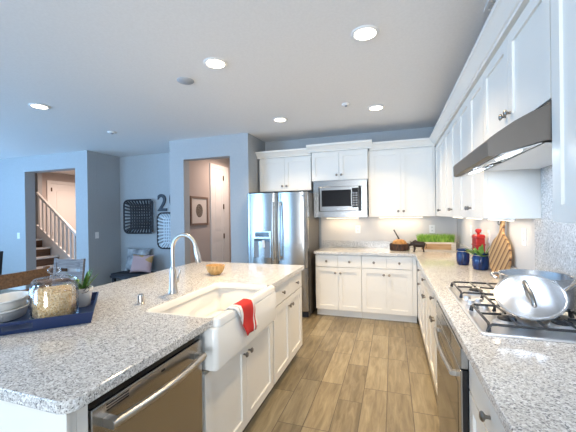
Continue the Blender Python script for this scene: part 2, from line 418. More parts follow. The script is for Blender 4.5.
# ---- crown mouldings
def crown_profile(front, z, out=0.075, h=0.10, sign=-1):
    """profile in (depth, height); 'front' is the cabinet face, grows outward by sign"""
    s = sign
    return [(front - s*0.02, z), (front + s*0.012, z), (front + s*0.012, z+0.018), (front + s*0.022, z+0.022), (front + s*0.04, z+0.045),
            (front + s*(out-0.012), z+0.068), (front + s*out, z+0.075), (front + s*out, z+h), (front - s*0.02, z+h)]
bm = B(); prism(bm, crown_profile(0.5517, 2.325), 'y', 0.20, 4.63); struct('trim_2', bm, 'cab')
bm = B(); prism(bm, crown_profile(4.6163, 2.325), 'x', -0.296, 0.57); struct('trim_3', bm, 'cab')
bm = B(); prism(bm, crown_profile(4.6163, 2.325), 'x', XH+0.002, -1.152); struct('trim_4', bm, 'cab')

# ------------------------------------------------------------------ cabinets
def knob(parent, x, z, y=0.0):
    bm = B(); n = 12
    prof = [(0.006, 0.0), (0.006, 0.012), (0.009, 0.016), (0.0155, 0.020), (0.0165, 0.025), (0.012, 0.030), (0.004, 0.032)]
    loft(bm, [[(x + r*math.cos(2*PI*i/n), y - d, z + r*math.sin(2*PI*i/n)) for i in range(n)] for r, d in prof])
    return obj('knob', bm, 'knob', parent, smooth=50)
def shaker(name, parent, x0, x1, z0, z1, frame=0.058, t=0.02, mat='cab'):
    bm = B(); g = 0.0015
    x0 += g; x1 -= g; z0 += g; z1 -= g
    bx(bm, x0, x0+frame, 0, t, z0, z1); bx(bm, x1-frame, x1, 0, t, z0, z1)
    bx(bm, x0+frame, x1-frame, 0, t, z0, z0+frame); bx(bm, x0+frame, x1-frame, 0, t, z1-frame, z1)
    bx(bm, x0+frame, x1-frame, 0.011, t, z0+frame, z1-frame)
    return obj(name, bm, mat, parent)
def slab(name, parent, x0, x1, z0, z1, t=0.02, mat='cab'):
    g = 0.0015
    return part(name, mat, parent, (x0+g, x1-g, 0, t, z0+g, z1-g), bevel=0.002)
def base_cabinet(label, loc, rotz, w, d, fronts, ztop=0.874, group=None, body_top=None):
    t = thing('base_cabinet', label, 'cabinet', loc, rotz, group)
    part('body', 'cab', t, (0.001, w-0.001, 0.021, d, 0.10, body_top or ztop))
    part('toe_kick', 'cab', t, (0.001, w-0.001, 0.075, 0.095, 0.0, 0.099))
    for kind, x0, x1, z0, z1, kx, kz in fronts:
        p = shaker('door', t, x0, x1, z0, z1) if kind == 'door' else slab('drawer', t, x0, x1, z0, z1)
        if kx is not None: knob(p, kx, kz)
    return t
def filler(t, x0, x1, z0, z1): part('filler_strip', 'cab', t, (x0, x1, 0.001, 0.0205, z0, z1))
def pair_fronts(w, z_door=0.695, zt=0.865, drawers=2, x0=0.0):
    m = x0 + w/2
    fr = [('door', x0, m, 0.105, z_door, m-0.035, z_door-0.075), ('door', m, x0+w, 0.105, z_door, m+0.035, z_door-0.075)]
    if drawers == 1: return fr + [('drawer', x0, x0+w, z_door+0.005, zt, m, (z_door+zt)/2)]
    fr += [('drawer', x0, m, z_door+0.005, zt, x0+w/4, (z_door+zt)/2), ('drawer', m, x0+w, z_door+0.005, zt, m+w/4, (z_door+zt)/2)]
    return fr
def single_fronts(w, kright, z_door=0.695, zt=0.865, x0=0.0):
    kx = x0 + (w-0.035 if kright else 0.035)
    return [('door', x0, x0+w, 0.105, z_door, kx, z_door-0.075), ('drawer', x0, x0+w, z_door+0.005, zt, x0+w/2, (z_door+zt)/2)]

DBASE = 0.575
YF = YB + 0.03
base_cabinet('white two-door base cabinet beside the refrigerator under the back counter', (-1.04, YF, 0), 0, 0.635, DBASE, pair_fronts(0.633))
t = base_cabinet('white two-door base cabinet in the inner corner under the back counter', (-0.404, YF, 0), 0, 0.692, DBASE,
             pair_fronts(0.640))
filler(t, 0.642, 0.690, 0.105, 0.865)
XF = XR + 0.03
R90 = -PI/2
# right run: local x runs towards the camera
t = base_cabinet('narrow white base cabinet in the corner of the right-hand run, farthest from the oven', (XF, 4.344, 0), R90, 0.70, DBASE,
             [('door', 0.285, 0.70, 0.105, 0.695, 0.465, 0.62), ('drawer', 0.285, 0.70, 0.70, 0.865, 0.49, 0.783)])
filler(t, 0.002, 0.283, 0.105, 0.865)
base_cabinet('white drawer-and-door base cabinet in the middle of the far right-hand run', (XF, 3.643, 0), R90, 0.644, DBASE, pair_fronts(0.644, drawers=1))
base_cabinet('white base cabinet directly beyond the built-in oven', (XF, 2.998, 0), R90, 0.752, DBASE, pair_fronts(0.752, drawers=1))
base_cabinet('white base cabinet on the near side of the oven with one dark knob showing', (XF, 1.465, 0), R90, 0.60, DBASE,
             [('drawer', 0, 0.60, 0.70, 0.865, 0.30, 0.765), ('door', 0, 0.60, 0.105, 0.695, 0.56, 0.62)])
base_cabinet('white base cabinet under the counter end closest to the viewer', (XF, 0.864, 0), R90, 0.62, DBASE, single_fronts(0.62, True))
# island: local x runs away from the camera
XIF = XI - 0.03
base_cabinet('white sink cabinet with two doors under the apron sink', (XIF, 1.325, 0), PI/2, 0.97, 0.60,
             [('door', 0.02, 0.480, 0.105, 0.640, 0.445, 0.565), ('door', 0.480, 0.945, 0.105, 0.640, 0.515, 0.565)], body_top=0.645)
base_cabinet('white island cabinet with two drawers over two doors at the far end', (XIF, 2.297, 0), PI/2, 0.80, 0.60, pair_fronts(0.798))
t = thing('kitchen_island', 'white panelled back and near end of the kitchen island', 'island', (0, 0, 0))
part('body', 'cab', t, (-1.78, -1.495, 0.68, 3.095, 0.0, 0.874))
part('end_panel', 'cab', t, (-1.78, XIF, 0.655, 0.679, 0.0, 0.874))
part('filler_strip', 'cab', t, (XIF-0.05, XIF, 0.680, 0.716, 0.0, 0.874))
part('corner_trim', 'cab', t, (XIF-0.06, XIF+0.004, 0.647, 0.654, 0.0, 0.874))

# ---- upper cabinets
ZU0, ZU1 = 1.386, 2.324
def upper_cabinet(label, loc, rotz, w, d, z0, z1, doors, group=None):
    t = thing('wall_cabinet', label, 'cabinet', loc, rotz, group)
    part('body', 'cab', t, (0.001, w-0.001, 0.021, d, z0, z1))
    for x0, x1, kx in doors:
        p = shaker('door', t, x0, x1, z0+0.003, z1-0.02)
        if kx is not None: knob(p, kx, z0+0.075)
    return t
YU, XU = 4.6163, 0.5517
def two(w): return [(0.002, w/2, w/2-0.035), (w/2, w-0.002, w/2+0.035)]
upper_cabinet('white two-door wall cabinet above the refrigerator', (XH+0.03, YU, 0), 0, 0.845, 0.325, 1.80, 2.324, two(0.845))
t = upper_cabinet('tall white two-door wall cabinet right of the microwave', (-0.318, YU, 0), 0, 0.868, 0.325, ZU0, ZU1, [(0.022, 0.43, 0.395), (0.43, 0.838, 0.465)])
filler(t, 0.002, 0.021, ZU0+0.001, ZU1-0.001); filler(t, 0.839, 0.866, ZU0+0.001, ZU1-0.001)
mc = upper_cabinet('short white two-door cabinet above the microwave with raised crown', (-1.135, YU-0.04, 0), 0, 0.815, 0.365, 1.925, 2.352, two(0.815))
bm = B(); prism(bm, crown_profile(0, 2.353, 0.08, 0.105), 'x', -0.06, 0.875); obj('crown', bm, 'cab', mc)
# right-hand run
for y0, lab in ((4.600, 'white two-door wall cabinet in the corner of the right-hand uppers'),
                (3.824, 'white two-door wall cabinet above the blue jars and red canister'),
                (3.050, 'white two-door wall cabinet just beyond the range hood')):
    upper_cabinet(lab, (XU, y0, 0), R90, 0.773, 0.315, ZU0, ZU1, two(0.773))
upper_cabinet('white cabinet mounted above the range hood', (XU, 2.275, 0), R90, 0.885, 0.315, 1.835, ZU1, two(0.885))
upper_cabinet('white wall cabinet on the near side of the range hood', (XU, 1.388, 0), R90, 0.80, 0.315, ZU0, ZU1, two(0.80))

# ------------------------------------------------------------------ counters
def edge_prism(bm, pts, z0, z1): prism(bm, pts, 'z', z0, z1)
bm = B()
edge_prism(bm, [(-1.058, YB), (XR, YB), (XR, 0.2), (XW-0.013, 0.2), (XW-0.013, YW-0.013), (-1.058, YW-0.013)], 0.876, CT)
tag(obj('countertop', bm, 'granite', bevel=0.004), 'speckled granite L-shaped countertop along the back and right walls', 'countertop')
bm = B()
x0, x1, y0, y1 = -2.11, XI, 0.630, 3.10
sx, sy0, sy1 = -1.312, 1.377, 2.170      # sink cut-out, open to the front
r = 0.045
pts = [(x0, y0)] + [(x1-r + r*math.sin(a), y0+r - r*math.cos(a)) for a in [PI/2*i/6 for i in range(7)]]
pts += [(x1, sy0)] + [(sx+0.05-0.05*math.sin(a), sy0+0.05-0.05*math.cos(a)) for a in [PI/2*i/6 for i in range(7)]]
pts += [(sx+0.05-0.05*math.cos(a), sy1-0.05+0.05*math.sin(a)) for a in [PI/2*i/6 for i in range(7)]] + [(x1, sy1), (x1, y1), (x0, y1)]
edge_prism(bm, pts, 0.876, CT)
tag(obj('island_countertop', bm, 'granite', bevel=0.004), 'speckled granite island countertop cut out around the white sink', 'countertop')
t = tag(part('stone_upstand', 'granite', None, (-1.058, 0.83, YW-0.034, YW-0.0125, CT+0.001, 1.018), bevel=0.002), 'low granite backsplash strip along the back wall', 'backsplash')
t = tag(part('stone_upstand', 'granite', None, (XW-0.034, XW-0.0125, 2.372, YW-0.036, CT+0.001, 1.018), bevel=0.002), 'low granite backsplash strip along the right wall', 'backsplash')
t = tag(part('stone_backsplash', 'granite', None, (XW-0.022, XW-0.0015, 0.2, 2.370, CT+0.001, 1.384), (XW-0.022, XW-0.0015, 1.392, 2.274, 1.384, 1.80)), 'full-height granite backsplash panel behind the cooktop', 'backsplash')

# ------------------------------------------------------------------ refrigerator
def fridge():
    x0, x1 = -2.012, -1.108; yf = 4.165
    t = thing('refrigerator', 'stainless french-door refrigerator with a water dispenser', 'refrigerator', ((x0+x1)/2, 4.5, 0))
    cx, cy = (x0+x1)/2, 4.5
    part('case', 'sidegrey', t, (x0-cx+0.005, x1-cx-0.005, 4.262-cy, 4.93-cy, 0.02, 1.745))
    part('foot_grille', 'blackmat', t, (x0-cx+0.02, x1-cx-0.02, 4.24-cy, 4.261-cy, 0.0, 0.09))
    def bowed(a, b, z0, z1, bow, name):
        bm = B(); n = 14; fr = []
        for i in range(n+1):
            u = i/n; x = a+(b-a)*u
            e = min(u, 1-u)
            y = yf + 0.0 - bow*math.sin(PI*u) + 0.022*max(0, 1-e/0.06)**2
            fr.append((x-cx, y-cy))
        pts = fr + [(b-cx, 4.258-cy), (a-cx, 4.258-cy)]
        prism(bm, pts, 'z', z0, z1)
        return obj(name, bm, 'steelv', t, smooth=35)
    mid = -1.538
    dl = bowed(x0, mid-0.003, 0.70, 1.745, 0.020, 'door')
    dr = bowed(mid+0.003, x1, 0.70, 1.745, 0.020, 'door')
    fz = bowed(x0, x1, 0.10, 0.692, 0.020, 'freezer_drawer')
    def vhandle(p, x):
        bm = B(); pts = []
        for i in range(13):
            u = i/12; pts.append((x-cx, yf-0.055-0.02*math.sin(PI*u)-cy, 0.80+0.82*u))
        tube(bm, pts, 0.0125, 10); obj('handle', bm, 'nickel', p, smooth=60)
        for z in (0.84, 1.58): part('handle_mount', 'nickel', p, (x-cx-0.009, x-cx+0.009, yf-0.056-cy, yf+0.012-cy, z-0.012, z+0.012))
    vhandle(dl, mid-0.045); vhandle(dr, mid+0.045)
    bm = B(); tube(bm, [(x-cx, yf-0.06-0.02*math.sin(PI*(x-x0-0.1)/(x1-x0-0.2))-cy, 0.625) for x in [x0+0.1+(x1-x0-0.2)*i/12 for i in range(13)]], 0.0125, 10)
    obj('handle', bm, 'nickel', fz, smooth=60)
    # dispenser set in the left door
    a, b = -1.905, -1.625; yd = yf-0.030
    part('dispenser_frame', 'steelv', dl, (a-cx, b-cx, yd-cy, yf+0.02-cy, 1.095, 1.205), (a-cx, a+0.018-cx, yd-cy, yf+0.02-cy, 0.83, 1.095),
         (b-0.018-cx, b-cx, yd-cy, yf+0.02-cy, 0.83, 1.095), bevel=0.003)
    part('display', 'black', dl, (a+0.035-cx, b-0.035-cx, yd-0.003-cy, yd+0.001-cy, 1.125, 1.19))
    part('recess', 'dispgrey', dl, (a+0.018-cx, b-0.018-cx, yf-0.019-cy, yf+0.02-cy, 0.83, 1.095))
    part('recess_painted_shade', 'black', dl, (a+0.018-cx, b-0.018-cx, yd+0.004-cy, yf-0.02-cy, 1.06, 1.094))  # black strip standing in for the shade at the recess top
    part('paddle', 'plastic', dl, (-1.765-cx, -1.725-cx, yd-0.002-cy, yf-0.02-cy, 0.97, 1.075), bevel=0.004)
    bm = B(); prism(bm, [(a-cx, yf-cy)] + [((a+(b-a)*i/8)-cx, yd-0.018*math.sin(PI*i/8)-cy) for i in range(9)] + [(b-cx, yf-cy)], 'z', 0.72, 0.829)
    obj('drip_tray', bm, 'steelv', dl, smooth=35)
    bm = B(); n = 16; loft(bm, [[(-1.16+0.016*math.cos(2*PI*i/n)-cx, yf-yy-cy, 1.69+0.016*math.sin(2*PI*i/n)) for i in range(n)] for yy in (0.005, 0.017)])
    obj('emblem', bm, 'chrome', dr)
    part('hinge_cover', 'blackmat', t, (x0-cx+0.02, x0-cx+0.12, 4.20-cy, 4.40-cy, 1.7465, 1.765)); part('hinge_cover', 'blackmat', t, (x1-cx-0.12, x1-cx-0.02, 4.20-cy, 4.40-cy, 1.7465, 1.765))
fridge()

# ------------------------------------------------------------------ microwave
def microwave():
    x0, x1, yf, z0, z1 = -1.100, -0.335, 4.535, 1.388, 1.915
    t = thing('microwave', 'stainless built-in microwave oven under the short cabinet', 'microwave', ((x0+x1)/2, 4.75, z0))
    cx, cy = (x0+x1)/2, 4.75
    ox = lambda x: x-cx
    h = z1-z0
    part('case', 'sidegrey', t, (ox(x0+0.01), ox(x1-0.01), 4.56-cy, 4.93-cy, 0.004, h-0.006))
    # wide trim frame
    part('trim_frame', 'steelh', t, (ox(x0), ox(x0+0.075), yf-cy, 4.559-cy, 0, h), (ox(x1-0.075), ox(x1), yf-cy, 4.559-cy, 0, h),
         (ox(x0+0.075), ox(x1-0.075), yf-cy, 4.559-cy, 0, 0.085), (ox(x0+0.075), ox(x1-0.075), yf-cy, 4.559-cy, h-0.085, h))
    d = part('door', 'steelh', t, (ox(x0+0.095), ox(x1-0.115), yf-0.018-cy, 4.555-cy, 0.09, h-0.09), bevel=0.003)
    part('door_gap', 'black', t, (ox(x0+0.076), ox(x1-0.076), 4.548-cy, 4.5585-cy, 0.086, h-0.086))
    part('window', 'black', d, (ox(x0+0.125), ox(x1-0.215), yf-0.0205-cy, yf-0.0175-cy, 0.155, h-0.135))
    p = part('control_panel', 'black', t, (ox(x1-0.205), ox(x1-0.118), yf-0.021-cy, yf-0.0182-cy, 0.135, h-0.115))
    bm = B()
    for i in range(6):
        for j in range(2): bx(bm, ox(x1-0.195+0.04*j), ox(x1-0.195+0.04*j+0.026), yf-0.0225-cy, yf-0.021-cy, 0.16+i*0.034, 0.16+i*0.034+0.02)
    obj('button', bm, 'dispgrey', p)
    bm = B(); n = 14; loft(bm, [[(ox(-0.745)+0.013*math.cos(2*PI*i/n), yf-yy-cy, 0.118+0.013*math.sin(2*PI*i/n)) for i in range(n)] for yy in (0.0175, 0.0205)])
    obj('emblem', bm, 'chrome', d)
microwave()

# ------------------------------------------------------------------ dishwasher
def dishwasher():
    y0, y1 = 0.720, 1.321; x = XIF + 0.003
    t = thing('dishwasher', 'stainless dishwasher with a bar handle in the island', 'dishwasher', (x-0.3, (y0+y1)/2, 0))
    ox = lambda v: v-(x-0.3); oy = lambda v: v-(y0+y1)/2
    part('tub', 'blackmat', t, (ox(x-0.595), ox(x-0.03), oy(y0+0.002), oy(y1-0.002), 0.10, 0.873))
    part('toe_kick', 'blackmat', t, (ox(x-0.1), ox(x-0.08), oy(y0+0.002), oy(y1-0.002), 0, 0.099))
    d = part('door', 'steelv', t, (ox(x-0.029), ox(x), oy(y0+0.006), oy(y1-0.006), 0.11, 0.832), bevel=0.003)
    part('control_strip', 'black', t, (ox(x-0.029), ox(x-0.010), oy(y0+0.006), oy(y1-0.006), 0.835, 0.866))
    bm = B(); tube(bm, [(ox(x+0.035+0.022*math.sin(PI*i/14)), oy(y0+0.045+(y1-y0-0.085)*i/14), 0.772) for i in range(15)], 0.0145, 12)
    hd = obj('handle', bm, 'nickel', d, smooth=60)
    part('handle_mount', 'nickel', d, (ox(x), ox(x+0.045), oy(y0+0.045), oy(y0+0.07), 0.758, 0.786)); part('handle_mount', 'nickel', d, (ox(x), ox(x+0.045), oy(y1-0.068), oy(y1-0.043), 0.758, 0.786))
    bm = B()
    for i in range(3): bx(bm, ox(x), ox(x+0.0012), oy(y0+0.06+0.035*0), oy(y0+0.15), 0.800+0.009*i, 0.804+0.009*i)
    obj('vent_slot', bm, 'black', d)
    part('badge', 'black', d, (ox(x), ox(x+0.001), oy(1.035), oy(1.055), 0.805, 0.812))
dishwasher()

# ------------------------------------------------------------------ sink, faucet and island top things
def sink():
    x0, x1, y0, y1, z0, z1 = -1.345, -0.826, 1.352, 2.196, 0.655, 0.872
    t = thing('farmhouse_sink', 'white farmhouse apron sink set into the island', 'sink', (-1.08, 1.77, z0))
    ox, oy = 1.08, -1.77
    bm = B()
    def lp(a, b, c, d, r, z): return [(p[0]+ox, p[1]+oy, p[2]-z0) for p in rrect(a, b, c, d, r, z)]
    loops = [lp(x0+.02, x1-.02, y0+.02, y1-.02, .02, z0), lp(x0+.004, x1-.004, y0+.004, y1-.004, .025, z0+.006), lp(x0, x1, y0, y1, .028, z0+.02),
             lp(x0, x1, y0, y1, .028, z1-.012), lp(x0+.004, x1-.004, y0+.004, y1-.004, .026, z1-.003), lp(x0+.012, x1-.012, y0+.012, y1-.012, .02, z1)]
    wl = 0.038
    loops += [lp(x0+wl-.006, x1-wl+.006, y0+wl-.006, y1-wl+.006, .03, z1), lp(x0+wl, x1-wl, y0+wl, y1-wl, .035, z1-.008),
              lp(x0+wl+.01, x1-wl-.01, y0+wl+.01, y1-wl-.01, .04, z0+.05), lp(x0+wl+.03, x1-wl-.03, y0+wl+.03, y1-wl-.03, .04, z0+.03)]
    loft(bm, loops)
    b = obj('basin', bm, 'sink', t, smooth=50)
    bm = B()
    loft(bm, [lp(sx+.003, x1-.047, sy0+.003, sy1-.003, .047, z1+.0005), lp(sx+.003, x1-.047, sy0+.003, sy1-.003, .047, CT-.003), lp(sx+.012, x1-.048, sy0+.012, sy1-.012, .040, CT-.002),
              lp(sx+.020, x1-.050, sy0+.020, sy1-.020, .036, CT-.016), lp(sx+.022, x1-.051, sy0+.022, sy1-.022, .034, z1+.0005)], False, False)
    obj('rim', bm, 'sink', t, smooth=60)
    # the front apron rises to the rim between the two counter ends
    bm = B()
    loft(bm, [lp(x1-.045, x1, sy0+.002, sy1-.002, .018, z1+.0005), lp(x1-.045, x1, sy0+.002, sy1-.002, .018, z1+.030), lp(x1-.039, x1-.006, sy0+.008, sy1-.008, .014, z1+.0385)])
    obj('front_rim', bm, 'sink', t, smooth=50)
    bm = B(); lathe(bm, [(0.001, 0.0305), (0.042, 0.0305), (0.045, 0.033), (0.03, 0.034), (0.001, 0.032)], 0, 0, 20)
    obj('drain', bm, 'chrome', t, smooth=40)
sink()

def faucet():
    bx0, by0 = -1.405, 1.765
    t = thing('faucet', 'tall brushed nickel gooseneck faucet behind the sink', 'faucet', (bx0, by0, CT+0.001))
    bm = B(); lathe(bm, [(0.034, 0), (0.034, 0.006), (0.029, 0.014), (0.026, 0.05), (0.024, 0.10), (0.021, 0.15), (0.018, 0.165), (0.014, 0.175)], n=20)
    obj('body', bm, 'nickel', t, smooth=40)
    bm = B(); pts = [(0, 0, 0.17 + 0.12*i/4) for i in range(5)]
    R = 0.092
    for i in range(1, 15):
        a = PI - (PI*0.93)*i/14
        pts.append((R + R*math.cos(a), 0, 0.29 + R*1.10*math.sin(a)))
    tube(bm, pts, 0.0125, 12); obj('spout', bm, 'nickel', t, smooth=60)
    e = Vector(pts[-1]); d = (Vector(pts[-1]) - Vector(pts[-2])).normalized()
    d = Vector((0.22, 0, -1)).normalized()
    bm = B(); tube(bm, [e, e+d*0.02, e+d*0.06, e+d*0.10, e+d*0.108], [0.0145, 0.0165, 0.0185, 0.021, 0.017], 14)
    obj('spray_head', bm, 'nickel', t, smooth=40)
    bm = B(); tube(bm, [(0, 0.018, 0.075), (0, 0.045, 0.075)], [0.018, 0.016], 14); tube(bm, [(0, 0.037, 0.075), (0.01, 0.05, 0.11), (0.018, 0.058, 0.15)], [0.007, 0.006, 0.005], 8)
    obj('lever', bm, 'nickel', t, smooth=50)
faucet()
bm = B(); lathe(bm, [(0.021, 0), (0.021, 0.004), (0.0185, 0.006), (0.0185, 0.05), (0.016, 0.056), (0.001, 0.057)], n=20)
tag(obj('air_gap_cap', bm, 'nickel', smooth=40, loc=(-1.42, 1.495, CT+0.001)), 'small nickel air gap cap on the counter beside the sink corner', 'sink fitting')

def towel():
    bm = B(); n, k = 16, 26
    path = [(-0.892, 0.825), (-0.889, 0.880), (-0.886, 0.905), (-0.872, 0.9165), (-0.845, 0.9170), (-0.8225, 0.9135), (-0.8190, 0.896)]
    path += [(-0.8175+0.003*math.sin(i*0.9), 0.894-0.0165*i) for i in range(1, 11)]
    grid = []
    for j, (x, z) in enumerate(path):
        row = []
        s = max(0, j-5)
        for i in range(n+1):
            u = i/n
            y = 1.545 + 0.205*u + 0.0105*s*1.0 - 0.0035*s*u
            row.append(bm.verts.new((x + (0.004*math.sin(u*9+s*0.2)*min(1, s*0.2)) + (0.004 if s else 0), y, z + 0.004*math.sin(u*7)*0.3)))
        grid.append(row)
    for a, b in zip(grid, grid[1:]):
        for i in range(n): bm.faces.new((a[i], a[i+1], b[i+1], b[i]))
    o = obj('dish_towel', bm, 'towel', smooth=80)
    s = o.modifiers.new('thick', 'SOLIDIFY'); s.thickness = 0.0035; s.offset = 1
    tag(o, 'red and white striped dish towel draped over the sink front', 'towel')
towel()

bm = B(); lathe(bm, [(0.04, 0), (0.045, 0.003), (0.066, 0.025), (0.079, 0.055), (0.083, 0.082), (0.079, 0.083), (0.073, 0.057), (0.058, 0.027), (0.03, 0.012), (0.001, 0.011)], n=28)
tag(obj('wooden_bowl', bm, 'bowlwood', smooth=50, loc=(-1.485, 2.43, CT+0.001)), 'small round honey-coloured wooden bowl on the island', 'bowl')

# ---- tray with its things
TC = Vector((-1.43, 1.145, 0)); e1 = Vector((0.64, 0.77, 0)).normalized(); e2 = Vector((-e1.y, e1.x, 0))
trot = math.atan2(e1.y, e1.x)
def tray_pt(a, b, z): p = TC + e1*a + e2*b; return (p.x, p.y, z)
def tray():
    a_ = math.radians(46.5); f1 = Vector((math.cos(a_), math.sin(a_), 0)); f2 = Vector((-f1.y, f1.x, 0))
    c_ = TC + f1*(-0.255) + f2*0.215
    t = thing('serving_tray', 'navy blue wooden serving tray on the island', 'tray', (c_.x, c_.y, CT+0.001), a_)
    Lh, Wh, hh, fl, th = 0.27, 0.215, 0.055, 0.012, 0.010
    part('tray_base', 'navy', t, (-Lh, Lh, -Wh, Wh, 0, 0.009))
    def wall(p0, p1, nrm, slot):
        bm = B(); d = (Vector(p1)-Vector(p0)); ln = d.length; d.normalize(); nrm = Vector(nrm)
        def piece(a, b, z0, z1):
            vs = []
            for z in (z0, z1):
                for off in (0, th):
                    for s in (a, b):
                        ext = fl*(z/hh)
                        k = Vector(p0) + d*s + nrm*(off + ext)
                        if s == 0: k -= d*(ext+off)
                        if s == ln: k += d*(ext+off)
                        vs.append(bm.verts.new((k.x, k.y, z)))
            for f in ((0, 1, 3, 2), (4, 6, 7, 5), (0, 4, 5, 1), (2, 3, 7, 6), (0, 2, 6, 4), (1, 5, 7, 3)): bm.faces.new([vs[i] for i in f])
        if slot:
            a, b = ln/2-0.055, ln/2+0.055
            piece(0, a, 0, hh); piece(b, ln, 0, hh); piece(a, b, 0, 0.018); piece(a, b, 0.042, hh)
        else: piece(0, ln, 0, hh)
        obj('tray_side', bm, 'navy', t)
    wall((-Lh, -Wh, 0), (Lh, -Wh, 0), (0, -1, 0), True); wall((Lh, Wh, 0), (-Lh, Wh, 0), (0, 1, 0), True)
    wall((Lh, -Wh, 0), (Lh, Wh, 0), (1, 0, 0), False); wall((-Lh, Wh, 0), (-Lh, -Wh, 0), (-1, 0, 0), False)
tray()
ZT = CT + 0.0115
def cereal_jar():
    p = tray_pt(-0.132, 0.168, ZT)
    t = thing('glass_jar', 'clear lidded glass jar of oat rings on the navy tray', 'jar', p)
    bm = B(); lathe(bm, [(0.092, 0), (0.101, 0.006), (0.103, 0.02), (0.103, 0.150), (0.096, 0.166), (0.090, 0.170), (0.090, 0.178),
                         (0.086, 0.178), (0.086, 0.170), (0.098, 0.150), (0.0985, 0.02), (0.094, 0.008), (0.001, 0.008)], n=36)
    obj('jar_body', bm, 'glass', t, smooth=40)
    bm = B(); lathe(bm, [(0.001, 0.179), (0.094, 0.179), (0.096, 0.186), (0.085, 0.198), (0.045, 0.206), (0.018, 0.210), (0.015, 0.218), (0.026, 0.226), (0.030, 0.238), (0.024, 0.250), (0.001, 0.254)], n=32)
    obj('jar_lid', bm, 'glass', t, smooth=40)
    # the cereal: a heap of small rings inside
    bm = B()
    lathe(bm, [(0.001, 0.0095), (0.082, 0.0095), (0.085, 0.02), (0.085, 0.132), (0.07, 0.137), (0.001, 0.139)], n=28)
    rnd = random.Random(3)
    def ring(c, nrm, rr, tr):
        nrm = Vector(nrm).normalized(); a = nrm.orthogonal().normalized(); b = nrm.cross(a); rows = []
        for i in range(8):
            q = 2*PI*i/8; rad = math.cos(q)*a + math.sin(q)*b
            rows.append([bm.verts.new(Vector(c) + rad*(rr + tr*math.cos(2*PI*k/4)) + nrm*tr*math.sin(2*PI*k/4)) for k in range(4)])
        for i in range(8):
            A, Bq = rows[i], rows[(i+1) % 8]
            for k in range(4): bm.faces.new((A[k], A[(k+1) % 4], Bq[(k+1) % 4], Bq[k]))
    for i in range(560):
        a = rnd.uniform(0, 2*PI); z = rnd.uniform(0.019, 0.134)
        ring((0.0845*math.cos(a), 0.0845*math.sin(a), z), (math.cos(a)+rnd.gauss(0, .5), math.sin(a)+rnd.gauss(0, .5), rnd.gauss(0, .6)), 0.0066, 0.0028)
    for i in range(170):
        a = rnd.uniform(0, 2*PI); r_ = 0.080*math.sqrt(rnd.random())
        ring((r_*math.cos(a), r_*math.sin(a), 0.139+rnd.uniform(0, .004)), (rnd.gauss(0, .5), rnd.gauss(0, .5), 1), 0.0066, 0.0028)
    o = obj('oat_rings', bm, 'cereal', loc=p); tag(o, 'tan oat ring cereal filling the glass jar', 'cereal'); o['kind'] = 'stuff'
cereal_jar()
def leaf_blade(bm, base, d, up, length, width, bend=0.3, seg=5):
    d = Vector(d).normalized(); up = Vector(up).normalized(); side = d.cross(up)
    if side.length < 1e-3: side = Vector((1, 0, 0))
    side.normalize(); pr = []
    p = Vector(base)
    for i in range(seg+1):
        u = i/seg
        dd = (d*(1-bend*u) + Vector((d.x, d.y, -0.2))*bend*u).normalized()
        wv = width*(math.sin(PI*min(1, 0.18+u*0.82))**0.8) if u < 1 else 0.0008
        n = side.cross(dd).normalized()
        pr.append((p.copy(), wv, n)); p = p + dd*(length/seg)
    rows = []
    for q, wv, n in pr:
        rows.append([bm.verts.new(q - side*wv*0.5), bm.verts.new(q + n*wv*0.14), bm.verts.new(q + side*wv*0.5), bm.verts.new(q - n*wv*0.14)])
    for a, b in zip(rows, rows[1:]):
        for k in range(4): bm.faces.new((a[k], a[(k+1) % 4], b[(k+1) % 4], b[k]))
    bm.faces.new(rows[0]); bm.faces.new(rows[-1][::-1])
def tray_plant():
    p = tray_pt(-0.016, 0.325, ZT)
    t = thing('potted_plant', 'spiky green plant in a white pot at the back of the navy tray', 'plant', p)
    bm = B(); lathe(bm, [(0.036, 0), (0.038, 0.003), (0.048, 0.085), (0.052, 0.088), (0.053, 0.104), (0.048, 0.104), (0.045, 0.088), (0.001, 0.086)], n=24)
    obj('pot', bm, 'porcelain', t, smooth=40)
    bm = B(); lathe(bm, [(0.001, 0.0865), (0.044, 0.0885), (0.044, 0.092), (0.001, 0.098)], n=20); obj('soil', bm, 'soil', t)
    rnd = random.Random(5); bm = B(); b2 = B()
    for i in range(15):
        a = rnd.uniform(0, 2*PI); el = rnd.uniform(0.5, 1.3)
        leaf_blade(bm, (0.015*math.cos(a), 0.015*math.sin(a), 0.09), (math.cos(a)*math.cos(el), math.sin(a)*math.cos(el), math.sin(el)), (0, 0, 1), rnd.uniform(0.09, 0.14), 0.018, 0.2)
    for i in range(26):
        a = rnd.uniform(0, 2*PI); rr = rnd.uniform(0.0, 0.02)
        c = Vector((-0.035 + rr*math.cos(a), -0.01 + rr*math.sin(a), 0.115 + rnd.uniform(0, 0.03)))
        leaf_blade(b2, c, (math.cos(a), math.sin(a), 0.7), (0, 0, 1), 0.022, 0.012, 0.3, 3)
    tube(b2, [(-0.02, -0.005, 0.092), (-0.035, -0.01, 0.12)], 0.005, 6)
    obj('spiky_leaves', bm, 'leaf', t); obj('rosette_leaves', b2, 'leafpale', t)
    bm = B()
    for s in (0, 1): tube(bm, [(0.045*math.cos(q)+0.03-0.02*s, 0.012*math.sin(q)-0.02, 0.098+0.018*math.sin(q+0.5*s)) for q in [2*PI*i/10 for i in range(10)]], 0.0018, 5, True)
    obj('curling_tendril', bm, 'darkwood', t)
tray_plant()
